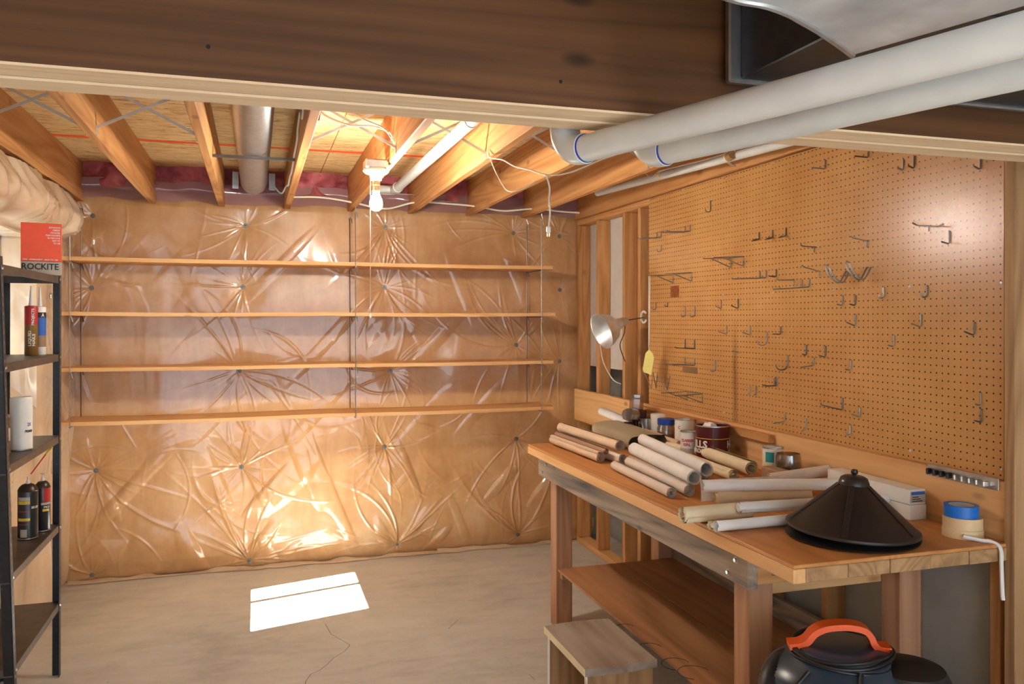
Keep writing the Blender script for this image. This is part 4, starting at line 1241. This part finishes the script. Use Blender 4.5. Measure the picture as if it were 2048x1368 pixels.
S('small pale roll resting against the wide olive sheet', (1290, 868), (1326, 880), .030, K, .02, seed=21)
# middle group
S('stained white roll nearest the bench front in the middle pile', (1229, 930), (1342, 985), .0235, PA, seed=7, turns=3.2)
S('tight white roll with a spiral end in the middle pile', (1258, 922), (1378, 981), .026, PA, seed=8, turns=4.5, rin=.25)
S('white roll lying on top of the middle pile', (1268, 897), (1388, 955), .030, WH, .050, seed=9, turns=3.2, rin=.7)
S('cream-lined white roll at the back of the middle pile', (1286, 879), (1414, 939), .0285, WH, .055, seed=10, turns=3, rin=.8)
S('hidden cream roll under the middle pile', (1310, 905), (1412, 948), .027, CR, .0, seed=11)
S('broad tan roll sloping right of the middle pile', (1398, 899), (1502, 936), .034, CR, .02, seed=13, turns=2.2, rin=.5)
S('second tan roll below the broad tan roll', (1376, 917), (1466, 951), .026, CR, .0, seed=14, turns=3.2)
S('short cream roll end between the piles and the cans', (1330, 880), (1360, 889), .022, K, .03, seed=15)
S('pale roll end just in front of the lettered can', (1335, 890), (1376, 899), .022, CR, .02, seed=16)
# right group, lying across the bench
def S2(label, left, right, r, mat, lift=0.0, lift2=None, **kw):
    a = PZ(left[0], left[1], ZB + r + lift); b = PZ(right[0], right[1], ZB + r + (lift if lift2 is None else lift2))
    return scroll('paper_roll', label, b, a, r, mat, group=G1, **kw)
S2('long bright white roll crossing behind the black cone', (1404, 972), (1738, 968), .0235, WH, .055, seed=31, turns=2.4, rin=.7)
S2('white roll rising behind the long white roll', (1540, 958), (1657, 941), .024, PA, .035, .055, seed=32)
S2('tan roll in the middle of the white rolls', (1434, 995), (1622, 986), .024, CR, .0, seed=33, turns=2.2, rin=.7)
S2('fat cream roll on a wooden core at the bench edge', (1366, 1030), (1500, 1018), .0300, CR, .0, seed=34, turns=3, rin=.5, core=(.009, M['red_y']))
S2('white tube with a capped end running under the black cone', (1478, 1015), (1800, 997), .0215, WH, .028, seed=35, core=(.0145, M['white']))
S2('cream-edged white roll nearest the bench corner', (1430, 1052), (1594, 1037), .0205, WH, .0, seed=36, turns=3)
S2('small pale yellow roll inside the nearest white roll', (1418, 1050), (1470, 1046), .0145, CR, .0, seed=37)
# stiff white sheet standing in front of the long roll
q = [PZ(1402, 1000, ZB + .001), PZ(1490, 992, ZB + .001)]
m = MB(); vv = []; nseg = 10
for i in range(nseg + 1):
    tt = i / nseg
    for (a_, b_) in ((1402, 1490),):
        base0 = q[0].lerp(q[1], 0); 
    zc = tt * .078
    for px0 in (1402, 1440, 1478, 1560):
        p = PZ(px0, 1003 - (px0 - 1402) * .06, ZB + .001); vv.append(p + Vector((.012 * math.sin(tt * 3.0), .022 * math.sin(tt * 2.6), zc)))
ff = []
for i in range(nseg):
    for k in range(3): ff.append((i * 4 + k, i * 4 + k + 1, i * 4 + k + 5, i * 4 + k + 4))
m.add(vv, ff); m.add([v + Vector((.0004, .0012, 0)) for v in vv], [f[::-1] for f in ff])
tag(m.build('paper_sheet', WH, None, base=q[0], smooth=True), 'loose white sheet curling up under the long white roll', 'paper', G1)

# ---- black cone
cc = PZ(1716, 1078, ZB); cc.y += .03
cn = thing('black_cone', 'black metal cone shade with a round knob on the bench corner', 'cone', cc)
T = Matrix.Translation(cc)
BK = plain('black_enamel', lin(34, 29, 27), .38, 0, .2, 8)
Tt = T @ Euler((math.radians(1.5), math.radians(2), 0)).to_matrix().to_4x4()
MB().lathe([(.0, .002), (.185, .001), (.198, .004), (.200, .008), (.194, .010), (.10, .03)], 64, T, cap=False).build('lower_rim', M['black'], cn, smooth=True)
MB().lathe([(.188, .030), (.197, .026), (.200, .030), (.198, .036), (.188, .042), (.046, .166), (.040, .170)], 64, Tt, cap=False).build('cone_shell', BK, cn, smooth=True)
MB().lathe([(.047, .160), (.0455, .172), (.040, .186), (.030, .192), (.012, .193), (0, .193)], 40, Tt, cap=False).build('cap', BK, cn, smooth=True)
MB().lathe([(.006, .190), (.006, .196), (.010, .200), (.011, .206), (.008, .212), (0, .214)], 16, Tt, cap=False).build('knob', M['black'], cn, smooth=True)
for k in range(5):
    an = math.radians(-150 + k * 72 + 14)
    a0 = Tt @ Vector((.190 * math.cos(an), .190 * math.sin(an), .0425)); a1 = Tt @ Vector((.047 * math.cos(an), .047 * math.sin(an), .1675))
    MB().beam(a0, a1, .016, .004, up=(math.cos(an), math.sin(an), 1)).build('seam_strip', BK, cn)

# ---- white cartons by the wall
for i, lab in enumerate(('lower of two long white cartons against the back board', 'upper of two long white cartons with a blue end label')):
    z0 = ZB + .0005 + i * .052
    bx2 = thing('white_carton', lab, 'box', (2.16, 2.55, z0), 'white cartons')
    MB().box((2.122, 2.275 + i * .004, z0), (2.19, 2.70, z0 + .0505), .0012).build('carton', M['white'], bx2)
    if i == 1:
        MB().box((2.126, 2.2772, z0 + .006), (2.187, 2.2788, z0 + .045), .0003).build('end_label', INK['grey'], bx2)
        MB().box((2.129, 2.2762, z0 + .033), (2.185, 2.2772, z0 + .043), .0003).build('blue_bar', INK['b'], bx2)
        for k in range(3): MB().box((2.132, 2.2762, z0 + .010 + k * .007), (2.175 - k * .008, 2.2772, z0 + .013 + k * .007), .0003).build('print_line', INK['k'], bx2)

# ---- tape rolls
tc_ = PZ(1920, 1064, ZB); tc_.x = min(tc_.x, 2.135); tc_.y = 2.07
def tape(label, c, r, ri, h, mat, tail=False):
    t_ = thing('tape_roll', label, 'tape', c, 'stacked tape rolls'); T = Matrix.Translation(c)
    MB().lathe([(ri, 0), (r, 0), (r, h), (ri, h), (ri, 0)], 40, T, cap=False).build('tape', mat, t_, smooth=True)
    MB().lathe([(ri - .003, .0005), (ri - .0005, .0005), (ri - .0005, h - .0005), (ri - .003, h - .0005), (ri - .003, .0005)], 32, T, cap=False).build('core', INK['grey'], t_, smooth=True)
    return t_
TAN = plain('masking_tape', lin(216, 188, 146), .55, 0, .04)
tp = tape('lowest masking tape roll with a loose tail over the bench end', tc_, .059, .038, .026, TAN)
tape('middle masking tape roll of the stack of three', tc_ + Vector((0, 0, .0262)), .057, .038, .036, TAN)
tape('blue painter tape roll on top of the masking tape', tc_ + Vector((-.004, .002, .0625)), .050, .038, .036, plain('blue_tape', lin(20, 108, 200), .45, 0, .05))
tl = [(tc_.x - .045, tc_.y - .045, ZB + .012), (tc_.x - .01, tc_.y - .08, ZB + .006), (tc_.x + .012, 1.975, ZB + .004), (tc_.x + .018, 1.948, ZB - .01), (tc_.x + .018, 1.944, ZB - .07), (tc_.x + .022, 1.945, ZB - .14), (tc_.x + .024, 1.944, ZB - .165)]
MB().tube(spline(tl, 6), .006, 7).build('tape_tail', M['paper_white'], tp, smooth=True)

# ---- cans and jars at the back of the bench
def tin(name, label, px0, xw, r, h, body, rim=True, cat='can', lid=None, openm=True, z0=None):
    d = ray(px0, 700); yy = xw / d.x * d.y
    c = Vector((xw, yy, (ZB if z0 is None else z0) + .0005))
    t_ = thing(name, label, cat, c); T = Matrix.Translation(c)
    prof = [(0, .0), (r, 0), (r, h)] + ([(r - .002, h), (r - .002, .01), (0, .01)] if openm else [(0, h)])
    MB().lathe(prof, 36, T, cap=False).build('can_body', body, t_, smooth=True)
    if rim:
        MB().lathe([(r - .0025, h - .004), (r + .0018, h - .004), (r + .0018, h + .0015), (r - .0025, h + .0015), (r - .0025, h - .004)], 36, T, cap=False).build('rim', INK['tin'], t_, smooth=True)
        MB().lathe([(r, .0), (r + .0018, .0), (r + .0018, .005), (r, .005)], 36, T, cap=False).build('bottom_rim', INK['tin'], t_, smooth=True)
    return t_, c, T
t7, c7, T = tin('coffee_can', 'large dark red coffee can with white lettering and a paper wad', 1425, 2.088, .080, .178, INK['mar'])
band(c7, .080, c7.z + .118, c7.z + .121).build('gold_line', INK['y'], t7, smooth=True)
band(c7, .080, c7.z + .058, c7.z + .060).build('gold_line', INK['y'], t7, smooth=True)
can_text('HILLS', c7, .080, c7.z + .092, .115, .036, -1.02, .03).build('lettering', INK['w'], t7)
can_text('BROS', c7, .080, c7.z + .060, .080, .022, -1.02, .03).build('lettering', INK['w'], t7)
can_text('HILLS', c7, .080, c7.z + .092, .115, .036, 1.72, .03).build('lettering', INK['w'], t7)
can_text('BROS', c7, .080, c7.z + .060, .080, .022, 1.62, .03).build('lettering', INK['grey'], t7)
rt, d_ = facing(c7)
MB().beam(c7 + d_ * .0805 + rt * .002 + Vector((0, 0, .004)), c7 + d_ * .0805 + rt * .002 + Vector((0, 0, .170)), .003, .001).build('seam', INK['tin'], t7)
rgn = random.Random(5); m = MB()
m.lathe([(0, -.03)] + [(.036 * math.sin(a) * rgn.uniform(.8, 1.1), -.03 * math.cos(a)) for a in np.linspace(.4, 2.7, 6)] + [(0, .03)], 9, Matrix.Translation(c7 + Vector((-.015, .0, .158))))
m.v = [v + Vector((rgn.uniform(-.006, .006), rgn.uniform(-.006, .006), rgn.uniform(-.006, .006))) for v in m.v]
tag(m.build('paper_wad', WH, None, base=c7 + Vector((-.015, 0, .13))), 'crumpled white paper stuffed in the dark red coffee can', 'paper')
t8, c8, T = tin('baking_powder_can', 'small white can with red lettering before the dark red can', 1379, 2.03, .044, .135, M['white'], z0=ZB)
can_text('CLABBER', c8, .044, c8.z + .094, .066, .014, -.25, .03).build('lettering', INK['r'], t8)
can_text('GIRL', c8, .044, c8.z + .074, .036, .014, -.30, .03).build('lettering', INK['r'], t8)
band(c8, .044, c8.z + .0, c8.z + .055, -1.5, 1.5).build('label_band', INK['grey'], t8, smooth=True)
t9, c9, T = tin('white_can', 'tall white can standing behind the red lettered can', 1370, 2.13, .052, .165, M['white'])
can_text('C', c9, .052, c9.z + .125, .013, .016, -.6, .03).build('lettering', INK['r'], t9)
M['tan_fill'] = plain('tan_contents', lin(176, 132, 92), .7, 0, .25, 60)
d = ray(1332, 700); c10 = Vector((2.09, 2.09 / d.x * d.y, ZB + .0005)); T = Matrix.Translation(c10)
j1 = thing('glass_jar', 'clear glass jar with a bright blue lid on the bench', 'jar', c10)
MB().lathe([(0, 0), (.044, 0), (.046, .004), (.046, .105), (.040, .118), (.040, .13)], 32, T, cap=False).build('jar_body', M['jar'], j1, smooth=True)
MB().lathe([(0, .003), (.043, .003), (.043, .075), (0, .085)], 28, T, cap=False).build('contents', M['tan_fill'], j1, smooth=True)
MB().lathe([(.0425, .122), (.045, .122), (.0455, .15), (.042, .154), (0, .154)], 36, T, cap=False).build('lid', plain('blue_lid', lin(26, 66, 160), .4), j1, smooth=True)
t11, c11, T = tin('open_tin', 'open grey tin with a dark rim left of the blue-lidded jar', 1292, 2.10, .038, .125, M['steel'])
t12, c12, T = tin('plastic_tub', 'white plastic tub with a pale lid at the back of the bench', 1318, 2.155, .045, .150, M['white'], rim=False, openm=False, cat='tub')
MB().lathe([(.044, .135), (.048, .135), (.048, .152), (.042, .156), (0, .156)], 36, T, cap=False).build('lid', M['porcelain'], t12, smooth=True)
t13, c13, T = tin('paint_tin', 'small white tin with a teal and cream label near the glass jar', 1546, 2.12, .044, .135, M['white'])
band(c13, .044, c13.z + .01, c13.z + .105, -1.1, -.1).build('label_band', M['paper_cream'], t13, smooth=True)
band(c13, .044, c13.z + .075, c13.z + .118, -.75, .1, eps=.0007).build('teal_mark', INK['teal'], t13, smooth=True)
d = ray(1577, 700); c14 = Vector((2.10, 2.10 / d.x * d.y, ZB + .0005)); T = Matrix.Translation(c14)
j2 = thing('glass_jar', 'empty wide glass jar without lid beside the teal labelled tin', 'jar', c14)
MB().lathe([(0, 0), (.048, 0), (.050, .004), (.050, .115), (.047, .125), (.0475, .13), (.045, .13), (.045, .123), (.0475, .112), (.0475, .006), (0, .006)], 36, T, cap=False).build('jar_body', M['jar'], j2, smooth=True)
MB().lathe([(0, .007), (.046, .007), (.046, .10), (0, .102)], 28, T, cap=False).build('contents', plain('grey_contents', lin(120, 100, 82), .6, 0, .2, 60), j2, smooth=True)
d = ray(1562, 700); c15 = Vector((2.035, 2.035 / d.x * d.y, ZB + .0005))
m = MB(); m.box((c15.x - .035, c15.y - .09, c15.z), (c15.x + .02, c15.y + .09, c15.z + .075), .006)
tag(m.build('cardboard_piece', plain('dull_card', lin(158, 122, 90), .7, 0, .12), None, base=c15), 'dull brown cardboard box in front of the glass jar', 'box')

# ---- revolving jar rack
cr = PX(1272, 826, 2.06)
ck = thing('jar_rack', 'dark red revolving rack with clear jars at the back corner of the bench', 'rack', Vector((cr.x, cr.y, ZB)))
MAR = plain('rack_maroon', lin(64, 22, 22), .4, 0, .2)
MB().box(cr - Vector((.045, .045, .045)), cr + Vector((.045, .045, .02)), .01).build('hub', MAR, ck)
MB().lathe([(0, ZB + .0005), (.06, ZB + .0005), (.06, ZB + .012), (.015, ZB + .02), (.015, cr.z - .04), (0, cr.z - .04)], 20, Matrix.Translation((cr.x, cr.y, 0)), cap=False).build('stand', MAR, ck, smooth=True)
for (pp_, ax, Lj, rj) in (((.0, .0, .02), (.05, -.02, 1), .085, .042), ((-.03, -.055, -.005), (-.80, -.55, .12), .095, .036), ((.03, -.04, -.055), (0, -.2, -1), .055, .034), ((-.045, .0, -.055), (-.1, 0, -1), .055, .034), ((.05, -.02, 0), (.85, -.5, -.05), .06, .026)):
    Tm = frame(cr + Vector(pp_), ax)
    jo = MB().lathe([(0, 0), (rj * .8, 0), (rj, .006), (rj, Lj * .72), (rj * .95, Lj * .82), (rj * .95, Lj), (0, Lj)], 8, Tm, cap=False).build('jar', M['jar'], ck)
    MB().lathe([(0, -.004), (rj * .82, -.004), (rj * .82, .004), (0, .004)], 16, Tm, cap=False).build('jar_cap', MAR, jo, smooth=True)
a, b = PX(1203, 822, 2.02), PX(1262, 846, 2.04)
scroll('paper_roll', 'short bright white roll leaning behind the jar rack', a, b, .030, WH, group=G1, seed=41, turns=2)

# ================================================================== FLOOR THINGS
# ---- step stool
ZT = .36
A_, D_, C_ = PZ(1088, 1252, ZT), PZ(1171, 1338, ZT), PZ(1315, 1320, ZT)
x0s, x1s = (A_.x + D_.x) / 2, C_.x; y0s, y1s = (D_.y + C_.y) / 2, A_.y
x1s = min(x1s, 1.43)
st_ = thing('step_stool', 'worn wooden step stool with white edges in front of the bench', 'stool', ((x0s + x1s) / 2, (y0s + y1s) / 2, 0))
top = MB(); nn = 8; vv = []; ff = []
for k in range(nn + 1):
    f_ = k / nn; x = x0s + (x1s - x0s) * f_
    y1k = y1s + .012 * math.sin(f_ * math.pi); y0k = y0s - .010 * math.sin(f_ * math.pi)
    vv += [(x, y0k, ZT - .028), (x, y1k, ZT - .028), (x, y1k, ZT), (x, y0k, ZT)]
for k in range(nn):
    for c in range(4):
        d = (c + 1) % 4; ff.append((k * 4 + c, k * 4 + 4 + c, k * 4 + 4 + d, k * 4 + d))
ff += [(0, 1, 2, 3), tuple(nn * 4 + c for c in (3, 2, 1, 0))]
so = top.add(vv, ff).build('seat', M['stool_top'], st_)
MB().box((x0s - .003, y0s + .001, ZT - .0285), (x0s - .0002, y1s - .001, ZT - .0005), .0008).build('painted_edge', M['paper_cream'], st_)
for k in range(11):
    f_ = (k + .5) / 11
    for yy in (y0s + .012, y1s - .012):
        if (k % 2 and yy > y0s + .1) or not k % 2:
            MB().lathe([(0, .0006), (.0028, .0004), (.003, 0)], 6, Matrix.Translation((x0s + (x1s - x0s) * f_, yy, ZT))).build('nail', M['wire'], so)
for yy, th_ in ((y0s + .008, 1), (y1s - .035, 0)):
    MB().box((x0s + .012, yy, 0), (x1s - .012, yy + .024, ZT - .0285), .002).build('end_panel', M['aged_z'], st_)
    MB().box((x0s + .009, yy + .0005, 0), (x0s + .0118, yy + .0235, ZT - .03), .0006).build('painted_edge', M['paper_white'], st_)
MB().box((x1s - .040, y0s + .033, .02), (x1s - .016, y1s - .036, ZT - .0285), .002).build('side_panel', wood('rough_brown', lin(96, 54, 26), lin(152, 94, 54), 'z', k=.6, knots=.5), st_)

# ---- wet and dry vacuum
VX, VY = 1.575, 1.945
vc = thing('shop_vacuum', 'black shop vacuum with an orange handle under the bench end', 'vacuum', (VX, VY, 0))
VB = plain('vac_black', lin(40, 58, 76), .28, 0, .1, 10); VD = plain('vac_dark', lin(20, 22, 25), .45, 0, .1)
T = Matrix.Translation((VX, VY, 0))
MB().lathe([(0, .08), (.16, .08), (.175, .10), (.19, .40), (.192, .42), (.178, .43)], 48, T, cap=False).build('drum', VD, vc, smooth=True)
MB().lathe([(.196, .41), (.200, .415), (.200, .45), (.192, .455)], 48, T, cap=False).build('drum_band', VD, vc, smooth=True)
hd = MB().lathe([(.203, .440), (.207, .52), (.200, .575), (.184, .607), (.154, .630), (.128, .643), (.116, .655), (.110, .668), (.09, .674), (0, .674)], 48, T, cap=False)
hd.v = [Vector((VX + (v.x - VX) * (1.0 if v.z < .5 else 1.04), v.y, v.z)) for v in hd.v]
ho = hd.build('motor_head', VB, vc, smooth=True)
MB().lathe([(.0, .40), (.115, .40), (.118, .52), (.112, .595), (.092, .635), (.05, .650), (0, .652)], 32, Matrix.Translation((VX + .125, VY - .095, 0)), cap=False).build('exhaust_housing', VD, vc, smooth=True)
# handle, seen from the front running left to right
hr = Vector((.90, -.43, 0)).normalized(); hn = Vector((-hr.y, hr.x, 0))
hb = Vector((VX - .01, VY, 0))
pth = [(-.128, .668), (-.100, .672), (-.080, .684), (-.062, .706), (-.03, .722), (.02, .728), (.06, .722), (.078, .706), (.086, .686), (.100, .674), (.128, .672)]
sp_ = spline([hb + hr * a + Vector((0, 0, z)) for a, z in pth], 4)
m = MB(); n = len(sp_); vv = []; ff = []
for i, p in enumerate(sp_):
    tgt = (sp_[min(i + 1, n - 1)] - sp_[max(i - 1, 0)]).normalized(); nr = hn.cross(tgt).normalized()
    w = .024
    for (a, b) in ((-w, -.008), (w, -.008), (w, .008), (-w, .008)): vv.append(p + hn * a + nr * b)
for i in range(n - 1):
    for c in range(4):
        d = (c + 1) % 4; ff.append((i * 4 + c, i * 4 + d, i * 4 + 4 + d, i * 4 + 4 + c))
ff += [(3, 2, 1, 0), tuple((n - 1) * 4 + c for c in range(4))]
m.add(vv, ff).build('handle', M['orange'], vc, smooth=True, ang=50)
for k in range(5):
    rr = .118 + .006 * (k % 2); zz_ = .640 + k * .0070
    MB().tube([Vector((VX + rr * 1.05 * math.cos(a), VY + rr * math.sin(a), zz_ + .006 * math.sin(a * 2 + k))) for a in np.linspace(0, 2 * math.pi, 40, endpoint=False)], .0048, 8, closed=True).build('power_cord', M['black'], vc, smooth=True)
fd = Vector((-VX, -VY, 0)).normalized(); fr_ = Vector((-fd.y, fd.x, 0))
def onv(a, z, r): return Vector((VX, VY, z + .038)) + (fd * math.cos(a) + fr_ * math.sin(a)) * r
MB().tube(spline([onv(-.55, .60, .150), onv(-.62, .56, .197), onv(-.75, .51, .210), onv(-.9, .45, .214)], 6), .006, 8).build('cord_tail', M['black'], vc, smooth=True)
MB().tube(spline([onv(.35, .612, .136), onv(.2, .575, .187), onv(.0, .535, .206), onv(-.08, .49, .213), onv(-.1, .44, .214)], 6), .006, 8).build('cord_tail', M['black'], vc, smooth=True)
m = MB(); vv = []; ff = []
for k in range(9):
    a = -.72 + k * .06
    vv += [onv(a, .470, .2075), onv(a, .535, .2010)]
for k in range(8): ff.append((2 * k, 2 * k + 2, 2 * k + 3, 2 * k + 1))
lb = m.add(vv, ff).build('warning_label', INK['grey'], vc)
m = MB(); vv = [onv(-.71 + k * .0575, z, r) for k in range(9) for (z, r) in ((.522, .2035), (.532, .2020))]
m.add(vv, [(2 * k, 2 * k + 2, 2 * k + 3, 2 * k + 1) for k in range(8)]).build('orange_bar', M['orange'], lb)
for j in range(6):
    z = .514 - j * .007
    m = MB(); vv = [onv(-.70 + k * .055, zz_, .2085 - (zz_ - .470) * .10) for k in range(9) for zz_ in (z, z + .0035)]
    m.add(vv, [(2 * k, 2 * k + 2, 2 * k + 3, 2 * k + 1) for k in range(8)]).build('print_line', INK['k'], lb)
hp = spline([Vector((VX - .06, VY + .10, .60)), Vector((VX - .12, VY + .085, .605)), Vector((VX - .20, VY + .03, .57)), Vector((VX - .225, VY - .02, .45)), Vector((VX - .235, VY - .05, .34)), Vector((VX - .23, VY - .06, .20)), Vector((VX - .20, VY - .07, .06))], 22)
MB().tube(hp, [.030 + (.0022 if i % 2 else -.0012) for i in range(len(hp))], 18).build('hose', VD, vc, smooth=True, ang=80)
for k in range(4):
    a = math.radians(45 + 90 * k)
    p = Vector((VX + .17 * math.cos(a), VY + .17 * math.sin(a), 0))
    wo = MB().lathe([(0, -.012), (.028, -.012), (.032, 0), (.028, .012), (0, .012)], 20, frame(p + Vector((0, 0, .0325)), (math.sin(a), -math.cos(a), 0)), cap=False).build('caster', M['black'], vc, smooth=True)
    MB().box(p + Vector((-.022, -.022, .055)), p + Vector((.022, .022, .12)), .006).build('caster_mount', VD, vc)
vc.scale = (1.06, 1.06, 1.045)

# ---- small red cap hanging at a joist
rp = PY(637, 226, 3.4)
tag(MB().lathe([(0, .012), (.008, .012), (.009, 0), (.006, -.018), (.004, -.03), (0, -.032)], 12, Matrix.Translation(rp)).build('wire_nut', M['red'], None, base=rp, smooth=True),
    'small red wire nut hanging beside a joist near the beam', 'wire nut')
